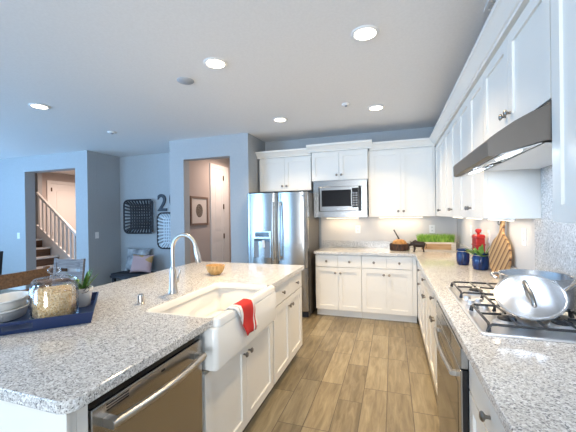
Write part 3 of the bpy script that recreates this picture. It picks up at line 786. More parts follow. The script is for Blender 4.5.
def dish(zoff, label, sc):
    bm = B(); n = 32
    prof = [(0.74, 0), (0.78, 0.003), (0.92, 0.04), (0.96, 0.046), (1.0, 0.050), (1.0, 0.056), (0.93, 0.056), (0.88, 0.045), (0.74, 0.010), (0.01, 0.009)]
    loft(bm, [[(0.135*sc*k*math.cos(2*PI*i/n), 0.085*sc*k*math.sin(2*PI*i/n), z) for i in range(n)] for k, z in prof])
    p = tray_pt(-0.335, 0.300, ZT + zoff)
    tag(obj('baking_dish', bm, 'porcelain', smooth=45, loc=p, rot=(0, 0, trot+PI/2-0.15)), label, 'dish', 'white oval baking dishes')
dish(0.0, 'lower white oval baking dish of the stack on the navy tray', 1.0)
dish(0.0475, 'upper white oval baking dish of the stack on the navy tray', 1.0)
bm = B(); prism(bm, [(-0.055, -0.04), (0.06, -0.045), (0.055, 0.03), (-0.05, 0.035)], 'z', 0, 0.008)
tag(obj('folded_napkin', bm, 'linen', bevel=0.003, loc=tray_pt(-0.40, 0.13, ZT), rot=(0, 0, trot)), 'folded cream napkin lying at the front left of the navy tray', 'napkin')

# ------------------------------------------------------------------ oven and cooktop
def oven():
    y0, y1, xf = 1.468, 2.243, 0.262
    t = thing('wall_oven', 'stainless built-in oven under the cooktop', 'oven', (0.58, (y0+y1)/2, 0))
    ox = lambda v: v-0.58; oy = lambda v: v-(y0+y1)/2
    part('case', 'blackmat', t, (ox(0.295), ox(0.85), oy(y0+0.003), oy(y1-0.003), 0.02, 0.873))
    part('control_panel', 'steelv', t, (ox(xf), ox(0.294), oy(y0+0.004), oy(y1-0.004), 0.775, 0.862), bevel=0.003)
    d = part('door', 'steelv', t, (ox(xf), ox(xf+0.008), oy(y0+0.006), oy(y1-0.006), 0.13, 0.768), bevel=0.002)
    part('door_core', 'black', d, (ox(xf+0.0085), ox(0.294), oy(y0+0.006), oy(y1-0.006), 0.13, 0.768))
    part('door_window', 'ovenglass', d, (ox(xf-0.0015), ox(xf), oy(y0+0.06), oy(y1-0.05), 0.19, 0.690))
    part('bottom_panel', 'steelv', t, (ox(xf+0.01), ox(0.294), oy(y0+0.006), oy(y1-0.006), 0.02, 0.122))
    bm = B(); tube(bm, [(ox(xf-0.018-0.014*math.sin(PI*i/14)), oy(y0+0.10+(y1-y0-0.20)*i/14), 0.708) for i in range(15)], 0.0105, 10)
    obj('handle', bm, 'nickel', d, smooth=60)
    for a in (y0+0.10, y1-0.12): part('handle_mount', 'nickel', d, (ox(xf-0.020), ox(xf), oy(a), oy(a+0.02), 0.698, 0.718))
    part('display', 'black', t, (ox(xf-0.0012), ox(xf), oy(1.70), oy(2.0), 0.79, 0.845))
oven()

def cooktop():
    x0, x1, y0, y1 = 0.345, 0.835, 1.50, 2.425
    t = thing('gas_cooktop', 'stainless gas cooktop with black iron grates', 'cooktop', ((x0+x1)/2, (y0+y1)/2, CT+0.001))
    cx, cy = (x0+x1)/2, (y0+y1)/2
    bm = B()
    def lp(i, z, r): return [(p[0]-cx, p[1]-cy, z) for p in rrect(x0+i, x1-i, y0+i, y1-i, r, z)]
    loft(bm, [lp(0, 0, .02), lp(0, .006, .02), lp(.006, .009, .018), lp(.014, .009, .014), lp(.022, .004, .012)])
    obj('tray', bm, 'topsteel', t, smooth=40)
    secs = [(y0+0.025, y0+0.335, x0+0.03, x1-0.03), (y0+0.345, y1-0.345, x0+0.135, x1-0.03), (y1-0.335, y1-0.025, x0+0.03, x1-0.03)]
    def burner(x, y, r):
        bm = B(); lathe(bm, [(r*1.35, 0.0045), (r*1.3, 0.010), (r*1.05, 0.014), (r*0.95, 0.022), (0.001, 0.022)], x-cx, y-cy, 20)
        b = obj('burner', bm, 'topsteel', t, smooth=40)
        bm = B(); lathe(bm, [(r*0.9, 0.0225), (r*0.9, 0.028), (r*0.8, 0.031), (0.001, 0.032)], x-cx, y-cy, 20)
        obj('burner_cap', bm, 'iron', b, smooth=40)
    for k, (a, b, xa, xb) in enumerate(secs):
        bm = B(); zt = 0.040; r = 0.0060
        # outer hoop: bars with ends bent down to the tray
        def bar(p, q, foot0=False, foot1=False):
            p, q = Vector(p), Vector(q); pts = []
            d = (q-p).normalized()
            if foot0: pts += [(p.x, p.y, 0.008), (p + d*0.006 + Vector((0, 0, -0.010)))]; pts.append(p + d*0.018)
            else: pts.append(p)
            if foot1: pts += [q - d*0.018, q - d*0.006 + Vector((0, 0, -0.010)), (q.x, q.y, 0.008)]
            else: pts.append(q)
            tube(bm, pts, r, 8)
        A_, B_, XA, XB = a-cy, b-cy, xa-cx, xb-cx
        bar((XA, A_, zt), (XB, A_, zt), True, True); bar((XA, B_, zt), (XB, B_, zt), True, True)
        bar((XA+.008, A_, zt), (XA+.008, B_, zt), True, True); bar((XB-.008, A_, zt), (XB-.008, B_, zt), True, True)
        ym = (A_+B_)/2; xm = (XA+XB)/2
        cs = [(XA + (XB-XA)*0.27, ym), (XA + (XB-XA)*0.75, ym)] if k != 1 else [(xm, ym)]
        if k != 1: bar((xm, A_, zt), (xm, B_, zt))
        for (qx, qy) in cs:
            for dx, dy in ((1, 0), (-1, 0), (0, 1), (0, -1)):
                if dx: lim = (XB-.008 if dx > 0 else XA+.008) if len(cs) == 1 else ((xm if qx < xm else XB-.008) if dx > 0 else (XA+.008 if qx < xm else xm))
                ex = lim if dx else qx; ey = (B_ if dy > 0 else A_) if dy else qy
                tube(bm, [(qx+dx*0.022, qy+dy*0.022, zt+.002), (ex, ey, zt)], r*0.9, 8)
        obj('grate', bm, 'iron', t, smooth=60)
        for (qx, qy) in cs: burner(qx+cx, qy+cy, 0.042 if k != 1 else 0.055)
    for i, (kx, ky) in enumerate(((0.405, 1.875), (0.405, 1.965), (0.405, 2.055), (0.455, 1.915), (0.455, 2.01))):
        bm = B(); lathe(bm, [(0.024, 0.0045), (0.024, 0.008), (0.019, 0.010), (0.017, 0.030), (0.001, 0.031)], kx-cx, ky-cy, 16)
        obj('control_knob', bm, 'topsteel', t, smooth=40)
cooktop()

ZG = CT + 0.001 + 0.0475
def pot():
    px, py, r, h = 0.678, 1.905, 0.150, 0.148
    t = thing('saute_pot', 'large shiny stainless pot on the cooktop grates', 'pot', (px, py, ZG))
    bm = B(); lathe(bm, [(r-0.012, 0), (r-0.004, 0.004), (r, 0.014), (r, h-0.004), (r+0.004, h), (r-0.001, h), (r-0.004, h-0.006), (r-0.004, 0.016), (r-0.012, 0.006), (0.001, 0.006)], n=44)
    obj('pot_body', bm, 'potsteel', t, smooth=40)
    d = Vector((-0.80, 0.60, 0)); s = Vector((-d.y, d.x, 0)); bm = B(); pts = []
    for i in range(13):
        q = -PI/2 + PI*i/12
        pts.append(d*(r-0.003 + 0.045*math.cos(q)) + s*0.055*math.sin(q) + Vector((0, 0, h-0.035+0.012*math.cos(q))))
    tube(bm, pts, 0.008, 10); obj('loop_handle', bm, 'potsteel', t, smooth=60)
    bm = B(); d = Vector((0.36, -0.93, 0)).normalized()
    tube(bm, [d*(r-0.002)+Vector((0, 0, h-0.05)), d*(r+0.03)+Vector((0, 0, h-0.035)), d*(r+0.08)+Vector((0, 0, h+0.01)), d*(r+0.14)+Vector((0, 0, h+0.055)), d*(r+0.24)+Vector((0, 0, h+0.10))],
         [0.008, 0.010, 0.011, 0.011, 0.010], 12)
    obj('long_handle', bm, 'potsteel', t, smooth=60)
    # the lid leans on the rim
    Lc = Vector((0.570, 1.655, 1.060))
    dn = Vector((-0.27, -0.77, -0.575)).normalized(); side = Vector((0.943, -0.332, 0)).normalized()
    nrm = side.cross(-dn).normalized()
    if nrm.z < 0: nrm = -nrm
    o = thing('pot_lid', 'round stainless pot lid leaning against the pot', 'lid', Lc)
    mt = Matrix((side, -dn, nrm)).transposed()
    bm = B(); lathe(bm, [(0.001, -0.003), (0.10, -0.004), (0.125, -0.012), (0.132, -0.010), (0.132, -0.004), (0.126, -0.002), (0.122, -0.004), (0.116, -0.003), (0.085, 0.003), (0.045, 0.006), (0.001, 0.007)], n=48)
    for v in bm.verts: v.co = mt @ v.co
    lid = obj('lid_disc', bm, 'potsteel', o, smooth=35)
    bm = B(); tube(bm, [mt @ Vector(p) for p in [(-0.020, 0.066, 0.004), (-0.017, 0.054, 0.024), (-0.009, 0.024, 0.032), (0.006, -0.02, 0.032), (0.014, -0.050, 0.024), (0.017, -0.062, 0.004)]], [0.010, 0.008, 0.009, 0.009, 0.008, 0.010], 10)
    obj('lid_handle', bm, 'knob', o, smooth=60)
pot()

# ------------------------------------------------------------------ range hood
def hood():
    y0, y1 = 1.392, 2.272; xb = XW-0.024
    t = thing('range_hood', 'stainless under-cabinet range hood with sloping front', 'range hood', (0.70, (y0+y1)/2, 1.66))
    ox = lambda v: v-0.70; oy = lambda v: v-(y0+y1)/2; oz = lambda v: v-1.66
    bm = B()
    prof = [(xb, 1.685), (0.535, 1.690), (0.385, 1.650), (0.368, 1.655), (0.366, 1.715), (0.375, 1.727), (0.40, 1.745), (0.45, 1.778), (0.50, 1.803), (0.5495, 1.818), (0.553, 1.832), (xb, 1.832)]
    prism(bm, [(ox(a), oz(b)) for a, b in prof], 'y', oy(y0), oy(y1))
    for v in bm.verts:
        k = min(1, max(0, (ox(0.55)-v.co.x)/0.184))
        v.co.y += (-1 if v.co.y > 0 else 1)*0.065*k
    obj('shell', bm, 'hoodsteel', t, smooth=25)
    bm = B(); bx(bm, 0.02, 0.44, oy(y0+0.03), oy(y1-0.03), 0, 0.004)
    # bright underside panel, slightly sloped like the shell
    mtx = Matrix.Translation((ox(0.395), 0, oz(1.6475))) @ Matrix.Rotation(-math.radians(14.0), 4, 'Y')
    bm.free(); bm = B(); bx(bm, 0.01, 0.145, oy(y0+0.03), oy(y1-0.03), 0.0005, 0.0035, mtx); bx(bm, ox(0.545), ox(xb-0.01), oy(y0+0.03), oy(y1-0.03), oz(1.682), oz(1.6845))
    obj('underside', bm, 'trim', t)
    bm = B(); bx(bm, 0.045, 0.095, oy(1.47), oy(1.62), -0.003, 0.0003, mtx); obj('lamp_lens', bm, 'coollens', t); bm = B(); bx(bm, 0.045, 0.095, oy(1.98), oy(2.13), -0.003, 0.0003, mtx); obj('lamp_lens', bm, 'coollens', t)
    bm = B(); bx(bm, 0.03, 0.12, oy(1.70), oy(1.90), -0.004, 0.0003, mtx); cp = obj('control_plate', bm, 'nickel', t)
    for yy in (1.76, 1.84):
        bm = B(); bx(bm, 0.05, 0.10, oy(yy-0.022), oy(yy+0.022), -0.010, -0.0042, mtx); obj('rocker_switch', bm, 'black', cp)
    area_light('hood_lamp', (ox(0.47), 0, oz(1.655)), (ox(0.49), 0, -1), 0.08, 0.5, 1.8, COOL, parent=t)
    area_light('hood_rear_lamp', (ox(0.70), 0, oz(1.675)), (ox(0.70), 0, -1), 0.12, 0.6, 0.8, COOL, parent=t)
hood()

# ------------------------------------------------------------------ things on the right and back counters
def blue_jar_profile(r, h): return [(r*0.82, 0), (r*0.90, 0.004), (r, h*0.25), (r, h*0.70), (r*0.86, h*0.86), (r*0.84, h*0.90), (r*0.95, h*0.94), (r*0.95, h), (r*0.82, h), (r*0.74, h*0.85), (r*0.8, h*0.3), (0.001, h*0.25)]
bm = B(); lathe(bm, blue_jar_profile(0.058, 0.155), n=28)
t = thing('blue_jar', 'empty cobalt blue glazed jar left of the leafy jar', 'jar', (0.655, 3.49, CT+0.001)); obj('jar_body', bm, 'bluepot', t, smooth=40)
bm = B(); tube(bm, [(0.054*math.cos(2*PI*i/20), 0.054*math.sin(2*PI*i/20), 0.135) for i in range(20)], 0.0022, 6, True); obj('wire_band', bm, 'nickel', t, smooth=60)
t = thing('potted_plant', 'green leafy plant in a cobalt blue jar before the red canister', 'plant', (0.748, 3.235, CT+0.001))
bm = B(); lathe(bm, blue_jar_profile(0.066, 0.148), n=28); obj('pot', bm, 'bluepot', t, smooth=40)
bm = B(); tube(bm, [(0.061*math.cos(2*PI*i/20), 0.061*math.sin(2*PI*i/20), 0.129) for i in range(20)], 0.0022, 6, True); obj('wire_band', bm, 'nickel', t, smooth=60)
bm = B(); rnd = random.Random(11)
for i in range(22):
    a = rnd.uniform(0.3*PI, 1.9*PI) if i % 3 else rnd.uniform(0, 2*PI); el = rnd.uniform(0.25, 1.2)
    leaf_blade(bm, (0.03*math.cos(a), 0.03*math.sin(a), 0.115), (math.cos(a)*math.cos(el), math.sin(a)*math.cos(el), math.sin(el)), (0, 0, 1), rnd.uniform(0.07, 0.125), 0.034, 0.35)
obj('leaves', bm, 'leaf', t)

def canister():
    t = thing('red_canister', 'tall square red canister with a ball-topped lid', 'canister', (0.780, 3.44, CT+0.001), 0.2)
    bm = B(); loft(bm, [rrect(-0.043, 0.043, -0.043, 0.043, .012, 0), rrect(-0.043, 0.043, -0.043, 0.043, .012, .262), rrect(-0.039, 0.039, -0.039, 0.039, .01, .266)])
    obj('body', bm, 'red', t, smooth=40)
    part('band', 'red', t, (-0.046, 0.046, -0.046, 0.046, .20, .212), bevel=0.003)
    bm = B(); loft(bm, [rrect(-0.046, 0.046, -0.046, 0.046, .012, .2665), rrect(-0.046, 0.046, -0.046, 0.046, .012, .29), rrect(-0.034, 0.034, -0.034, 0.034, .01, .302)])
    l = obj('lid', bm, 'red', t, smooth=40)
    bm = B(); lathe(bm, [(0.012, .3025), (0.012, .312), (0.024, .325), (0.028, .338), (0.022, .352), (0.001, .358)], n=18); obj('finial', bm, 'red', l, smooth=50)
canister()

def cutting_board():
    t = thing('cutting_board', 'striped round wooden paddle board leaning on the right wall', 'cutting board', (0.775, 2.87, CT+0.002))
    n = 44; pts = []
    for i in range(n):
        a = -PI/2 + 0.0 + 2*PI*i/n
        x, z = 0.155*math.cos(a), 0.165 + 0.165*math.sin(a)
        pts.append([x, z])
    # handle at the top: replace the top points with a neck
    low = [p for p in pts if not (abs(p[0]) < 0.06 and p[1] > 0.2)]
    i0 = max(range(len(low)), key=lambda i: (low[i][0] > 0, low[i][1] if low[i][0] > 0 else -9))
    neck = [(0.040, 0.335), (0.026, 0.355), (0.024, 0.41), (0.026, 0.435), (0.018, 0.452), (0, 0.458), (-0.018, 0.452), (-0.026, 0.435), (-0.024, 0.41), (-0.026, 0.355), (-0.040, 0.335)]
    out = low[:i0+1] + neck + low[i0+1:]
    bm = B(); prism(bm, out, 'y', 0, 0.018)
    o = obj('board', bm, 'board', t, bevel=0.003)
    bm = B(); tube(bm, [(0.0+0.022*math.cos(2*PI*i/14)-0.02, -0.004+0.003*math.sin(2*PI*i/14), 0.44+0.03*math.sin(2*PI*i/14)) for i in range(14)], 0.0025, 6, True)
    obj('cord_loop', bm, 'darkwood', o)
    rz = math.radians(-80)
    t.rotation_euler = (math.radians(-5.0), 0, rz)
cutting_board()

def planter():
    t = thing('grass_planter', 'low whitewashed wooden box of bright green grass', 'planter', (0.555, 4.745, CT+0.001))
    part('box', 'whitewood', t, (-.235, .235, -.075, -.060, 0, .118), (-.235, .235, .060, .075, 0, .118), (-.235, -.220, -.060, .060, 0, .118), (.220, .235, -.060, .060, 0, .118), (-.220, .220, -.060, .060, 0, .012))
    part('front_panel', 'tanwood', t, (-.185, .185, -.0785, -.0755, .018, .095))
    part('end_batten', 'whitewood', t, (-.240, -.200, -.083, -.0755, 0, .118)); part('end_batten', 'whitewood', t, (.200, .240, -.083, -.0755, 0, .118))
    part('soil', 'soil', t, (-.219, .219, -.059, .059, .013, .110))
    bm = B(); rnd = random.Random(4)
    for i in range(1300):
        x, y = rnd.uniform(-.225, .225), rnd.uniform(-.066, .066); h = rnd.uniform(.075, .13)
        dx, dy = rnd.gauss(0, .018), rnd.gauss(0, .016); a = rnd.uniform(0, PI); wx, wy = .0032*math.cos(a), .0032*math.sin(a)
        z0 = .111
        v = [bm.verts.new((x-wx, y-wy, z0)), bm.verts.new((x+wx, y+wy, z0)), bm.verts.new((x+wx*.8+dx*.5, y+wy*.8+dy*.5, z0+h*.6)), bm.verts.new((x-wx*.8+dx*.5, y-wy*.8+dy*.5, z0+h*.6)), bm.verts.new((x+dx*1.4, y+dy*1.4, z0+h))]
        bm.faces.new((v[0], v[1], v[2], v[3])); bm.faces.new((v[3], v[2], v[4]))
    g = obj('grass', bm, 'grass', t); g['kind'] = 'stuff'
planter()

def figurine():
    # small dark bull with lowered head, facing left
    t = thing('bull_figurine', 'small dark brown bull figurine standing on the back counter', 'figurine', (0.325, 4.53, CT+0.001))
    bm = B()
    def ell(c, r, n=14, m=8):
        loops = []
        for j in range(m+1):
            th = -PI/2 + PI*(j+0.02)/(m+0.04)
            loops.append([(c[0]+r[0]*math.cos(th)*math.cos(2*PI*i/n), c[1]+r[1]*math.cos(th)*math.sin(2*PI*i/n), c[2]+r[2]*math.sin(th)) for i in range(n)])
        loft(bm, loops)
    # trunk as a loft of rings along x
    rings = [(-.078, .105, .014, .016), (-.066, .110, .030, .036), (-.040, .112, .040, .050), (-.005, .100, .036, .042), (.030, .098, .033, .038), (.060, .098, .034, .040), (.080, .096, .022, .028), (.086, .096, .006, .008)]
    loft(bm, [[(x, ry*math.cos(2*PI*i/14), zc+rz*math.sin(2*PI*i/14)) for i in range(14)] for x, zc, ry, rz in rings])
    # neck and head, lowered
    hd = [(-.062, .112, .024, .030), (-.085, .105, .022, .026), (-.103, .094, .019, .021), (-.118, .080, .014, .014), (-.126, .073, .009, .009)]
    loft(bm, [[(x, ry*math.cos(2*PI*i/12), zc+rz*math.sin(2*PI*i/12)) for i in range(12)] for x, zc, ry, rz in hd])
    for s in (-1, 1):
        tube(bm, [(-.090, .016*s, .118), (-.096, .030*s, .126), (-.106, .034*s, .142)], [.006, .005, .0015], 7)
        tube(bm, [(-.078, .018*s, .118), (-.072, .034*s, .122)], [.006, .002], 6)
        for x, sw in ((-.052, .004), (.062, -.006)):
            tube(bm, [(x, .020*s, .085), (x+sw, .021*s, .045), (x-sw*.5, .021*s, .010), (x-sw*.5-.003, .021*s, 0.0)], [.017, .011, .008, .010], 8)
    tube(bm, [(.082, 0, .115), (.098, .004, .10), (.099, .006, .065), (.097, .007, .05)], [.004, .0035, .003, .006], 6)
    obj('bull_body', bm, new_mat('dark_patina', (0.03, 0.018, 0.014), 0.35, 0.3), t, smooth=60)
figurine()
def fruit_basket():
    t = thing('round_basket', 'dark brown low round basket left of the bull figurine', 'basket', (0.09, 4.70, CT+0.001))
    bm = B(); n = 28
    lathe(bm, [(.118, 0), (.122, .003), (.126, .085), (.130, .09), (.124, .092), (.118, .085), (.112, .012), (.001, .010)], n=n)
    obj('basket_bowl', bm, noise_mat('dark_bark', (0.03, 0.012, 0.008), (0.16, 0.07, 0.035), (70, 70, 18), 0.6), t, smooth=40)
    bm = B()
    for i in range(22):
        a = 2*PI*i/22; tube(bm, [(.1255*math.cos(a), .1255*math.sin(a), .003), (.129*math.cos(a), .129*math.sin(a), .086)], .006, 5)
    obj('basket_stake', bm, new_mat('dark_cane_stake', (0.05, 0.022, 0.014), 0.6), t, smooth=60)
    g = thing('gourd', 'ribbed orange gourd with a dark stem in the round basket', 'gourd', (0.09, 4.70, CT+0.013))
    bm = B(); n = 32
    loft(bm, [[((r*(1+.07*math.cos(8*2*PI*i/n)))*math.cos(2*PI*i/n)*1.15, (r*(1+.07*math.cos(8*2*PI*i/n)))*math.sin(2*PI*i/n), z) for i in range(n)]
              for r, z in [(.02, 0), (.05, .010), (.074, .038), (.080, .072), (.070, .108), (.046, .134), (.018, .142), (.004, .138)]])
    obj('flesh', bm, noise_mat('orange_skin', (0.36, 0.15, 0.04), (0.60, 0.31, 0.10), (22, 22, 22), 0.4), g, smooth=60)
    bm = B(); tube(bm, [(-0.004, 0, .136), (-.025, 0, .18), (-.055, 0, .235), (-.075, 0, .275)], [.012, .009, .008, .010], 8); obj('stem', bm, 'darkwood', g, smooth=60)
fruit_basket()

# ------------------------------------------------------------------ outlets and switches
def plate(name, label, cat, loc, rotz, kind, group=None):
    t = thing(name, label, cat, loc, rotz, group)
    part('cover_plate', 'plastic', t, (-.037, .037, -.005, 0, -.06, .06), bevel=0.002)
    if kind == 'outlet':
        for z in (-.024, .024):
            r_ = part('receptacle', 'trim', t, (-.017, .017, -.0075, -.0052, z-.017, z+.017), bevel=0.001)
            part('slot', 'slot', r_, (-.008, -.005, -.0080, -.0076, z-.006, z+.008), (.005, .008, -.0080, -.0076, z-.006, z+.008))
    else: part('rocker', 'trim', t, (-.016, .016, -.009, -.0052, -.034, .034), bevel=0.002)
ysp = YW-0.0115; xsp = XW-0.0115
plate('wall_outlet', 'white outlet on the back wall below the microwave', 'outlet', (-0.506, ysp, 1.195), 0, 'outlet')
plate('wall_outlet', 'white outlet on the back wall behind the grass planter', 'outlet', (0.538, ysp, 1.20), 0, 'outlet')
plate('wall_outlet', 'white outlet on the right wall between cutting board and cooktop', 'outlet', (xsp, 2.56, 1.255), R90, 'outlet')
plate('wall_outlet', 'white outlet on the right wall beside the red canister', 'outlet', (xsp, 4.10, 1.22), R90, 'outlet')
plate('wall_outlet', 'white outlet half hidden between the red canister and the cutting board', 'outlet', (xsp, 3.40, 1.20), R90, 'outlet')
plate('light_switch', 'white switch plate on the wall left of the stair opening', 'switch', (-7.14, YL-0.0005, 1.09), 0, 'switch')
plate('light_switch', 'white switch plate on the shaded wall right of the stair opening', 'switch', (XL+0.0005, 4.49, 1.10), PI/2, 'switch')

# ------------------------------------------------------------------ ceiling fixtures
def can_light(x, y, label, power):
    t = thing('recessed_light', label, 'ceiling light', (x, y, H-0.001), 0, 'recessed ceiling lights')
    bm = B(); n = 28
    loft(bm, [[(r*math.cos(2*PI*i/n), r*math.sin(2*PI*i/n), z) for i in range(n)] for r, z in [(.095, 0), (.095, -.004), (.088, -.009), (.075, -.009), (.072, -.003), (.072, 0)]])
    obj('trim_ring', bm, 'trim', t, smooth=40)
    bm = B(); lathe(bm, [(.001, -.006), (.0705, -.006), (.0705, -.002), (.001, -.002)], n=24); obj('lens', bm, 'canlens', t)
    area_light('lamp', (0, 0, -0.015), (0, 0, -1), .14, .14, power, WARM, spread=math.radians(110), parent=t, shape='DISK')
PW = 12.0
can_light(-1.339, 2.238, 'round recessed ceiling light over the island, beside the speaker', PW)
can_light(-0.162, 2.215, 'round recessed ceiling light nearest the viewer, over the aisle', PW)
can_light(-1.361, 3.835, 'round recessed ceiling light in front of the refrigerator', PW)
can_light(-0.165, 3.803, 'round recessed ceiling light in front of the tall wall cabinet', PW)
can_light(-3.659, 2.433, 'round recessed ceiling light far left over the dining area', PW*0.5)
bm = B(); lathe(bm, [(.075, 0), (.075, -.004), (.068, -.010), (.001, -.012)], n=24)
tag(obj('ceiling_speaker', bm, new_mat('grey_mesh_cover', (0.42, 0.44, 0.47), 0.6), smooth=40, loc=(-1.768, 2.432, H-0.001)), 'round grey ceiling speaker next to a recessed light', 'speaker')
def detector(x, y, r, label):
    t = thing('smoke_detector', label, 'detector', (x, y, H-0.001))
    bm = B(); lathe(bm, [(r, 0), (r, -.006), (r*.85, -.014), (r*.4, -.018), (.001, -.018)], n=20); obj('cover', bm, 'plastic', t, smooth=40)
    bm = B(); lathe(bm, [(r*.35, -.0185), (r*.3, -.026), (.001, -.027)], n=14); obj('sensor', bm, 'dispgrey', t, smooth=40)
detector(-3.825, 3.526, 0.06, 'small round detector on the ceiling toward the nook')
detector(-0.478, 3.562, 0.045, 'small round detector on the ceiling left of the far right light')
t = thing('ceiling_vent', 'white louvred ceiling vent above the right-hand cabinets', 'vent', (0.655, 2.06, H-0.001))
part('frame', 'trim', t, (-.11, .11, -.16, -.14, -.010, 0), (-.11, .11, .14, .16, -.010, 0), (-.11, -.09, -.14, .14, -.010, 0), (.09, .11, -.14, .14, -.010, 0))
bm = B()
for i in range(9): bx(bm, -.09, .09, -.135+.031*i, -.117+.031*i, -.008, -.002)
obj('louvre', bm, 'trim', t)

# ---- under-cabinet light bars
def bar_light(label, loc, rotz, ln, power):
    power *= 0.25
    t = thing('under_cabinet_light', label, 'light', loc, rotz)
    part('housing', 'trim', t, (-ln/2, ln/2, -.018, .018, -.014, 0))
    part('diffuser', 'barlens', t, (-ln/2+.01, ln/2-.01, -.013, .013, -.0165, -.0142))
    area_light('lamp', (0, 0, -.02), (0, 0, -1), ln-.02, .03, power, (1.0, 0.80, 0.55), parent=t)
zb = ZU0 - 0.001
bar_light('slim light bar under the tall cabinet right of the microwave', (0.11, 4.82, zb), 0, 0.6, 5)
bar_light('slim light bar under the microwave', (-0.72, 4.82, zb), 0, 0.5, 4)
bar_light('slim light bar under the cabinet in the right corner', (0.74, 4.21, zb), PI/2, 0.5, 3)
bar_light('slim light bar under the cabinet above the blue jars', (0.74, 3.43, zb), PI/2, 0.5, 3)
bar_light('slim light bar under the cabinet beyond the range hood', (0.74, 2.66, zb), PI/2, 0.5, 3)

# ------------------------------------------------------------------ hall: picture
t = thing('framed_picture', 'framed print of a dark oval hanging in the hall', 'picture', (-3.2995, 4.87, 1.53))
part('frame', M.setdefault('frametaupe', new_mat('taupe_frame_wood', (0.22, 0.15, 0.11), 0.5)), t, (0, .025, -.27, -.235, -.26, .25), (0, .025, .235, .27, -.26, .25), (0, .025, -.235, .235, -.26, -.225), (0, .025, -.235, .235, .215, .25))
part('mat_board', 'mat', t, (0.0005, .012, -.234, .234, -.224, .214))
bm = B(); n = 26; loft(bm, [[(x, .105*math.cos(2*PI*i/n), .105*1.15*math.sin(2*PI*i/n)) for i in range(n)] for x in (.0122, .0135)])
m_ = new_mat('printed_oval', (0.05, 0.045, 0.04), 0.8); vo = N(m_, 'ShaderNodeTexVoronoi'); vo.inputs['Scale'].default_value = 60; L(m_, coords(m_, (1, 1, 1), False), vo.inputs['Vector'])
L(m_, ramp(m_, vo.outputs['Distance'], [(0.2, (0.03, 0.028, 0.025)), (0.7, (0.26, 0.22, 0.18))]), bsdf(m_).inputs['Base Color'])
obj('print', bm, m_, t)
def hall_lamp(x, y, label, power, color):
    t = thing('flush_ceiling_lamp', label, 'ceiling light', (x, y, H-0.001))
    bm = B(); lathe(bm, [(.11, 0), (.11, -.02), (.10, -.03), (.001, -.032)], n=24); obj('base', bm, 'nickel', t, smooth=40)
    bm = B(); lathe(bm, [(.095, -.0325), (.11, -.06), (.085, -.09), (.04, -.103), (.001, -.105)], n=24); obj('shade', bm, 'canlens', t, smooth=60)
    area_light('lamp', (0, 0, -0.12), (0, 0, -1), .2, .2, power, color, parent=t, shape='DISK')
HALL = (1.0, 0.72, 0.58)
hall_lamp(-2.75, 5.5, 'flush ceiling lamp inside the hall by the refrigerator', 17, HALL)
hall_lamp(-7.3, 6.3, 'flush ceiling lamp inside the stair hall', 50, HALL)

# ------------------------------------------------------------------ stairs
def stairs():
    t = thing('staircase', 'dark wooden stairs with white nosings behind the wall opening', 'stairs', (-7.0, 4.9, 0))
    ox, oy = 7.0, -4.9
    rise, run = 0.190, 0.268
    for i in range(9):
        z = rise*(i+1); xn = -6.79 - run*i
        part('riser', 'stairwood', t, (xn-0.03+ox, xn-0.012+ox, 4.505+oy, 5.248+oy, z-rise+0.001, z-0.031))
        part('tread', 'trim', t, (xn-run-0.012+ox, xn+0.018+ox, 4.505+oy, 5.248+oy, z-0.030, z))
stairs()
def railing():
    t = thing('stair_railing', 'white sloped stair railing with square balusters', 'railing', (-7.4, 5.3, 0))
    ox, oy = 7.4, -5.275
    A, Bq = Vector((-8.07, 0, 2.043)), Vector((-6.30, 0, 2.043-0.783*1.77))
    C0, C1 = Vector((-8.19, 0, 1.348)), Vector((-6.30, 0, 1.348-0.6975*1.89))
    bm = B(); prism(bm, [(A.x+ox, A.z-.03), (A.x+ox, A.z+.03), (Bq.x+ox, Bq.z+.03), (Bq.x+ox, Bq.z-.03)], 'y', -.03, .03)
    obj('handrail', bm, 'trim', t, bevel=0.008)
    bm = B(); prism(bm, [(-8.07+ox, 0.0), (-8.07+ox, 1.348-.6975*.12+.02), (C1.x+ox, max(C1.z, .02)+.02), (C1.x+ox, 0)], 'y', -.022, .022)
    obj('stringer', bm, 'trim', t)
    for i in range(13):
        x = -7.98 + i*0.125
        z0 = 1.348 - .6975*(x+8.19) + .021; z1 = 2.043 - .783*(x+8.07) - .031
        if z1 > z0: part('baluster', 'trim', t, (x-.019+ox, x+.019+ox, -.019, .019, z0, z1))
    part('rail_bracket', 'bronze', t, (-8.079+ox, -8.055+ox, -.012, .012, 1.98, 2.02))
    t.location = (-7.4, 5.275, 0)
railing()

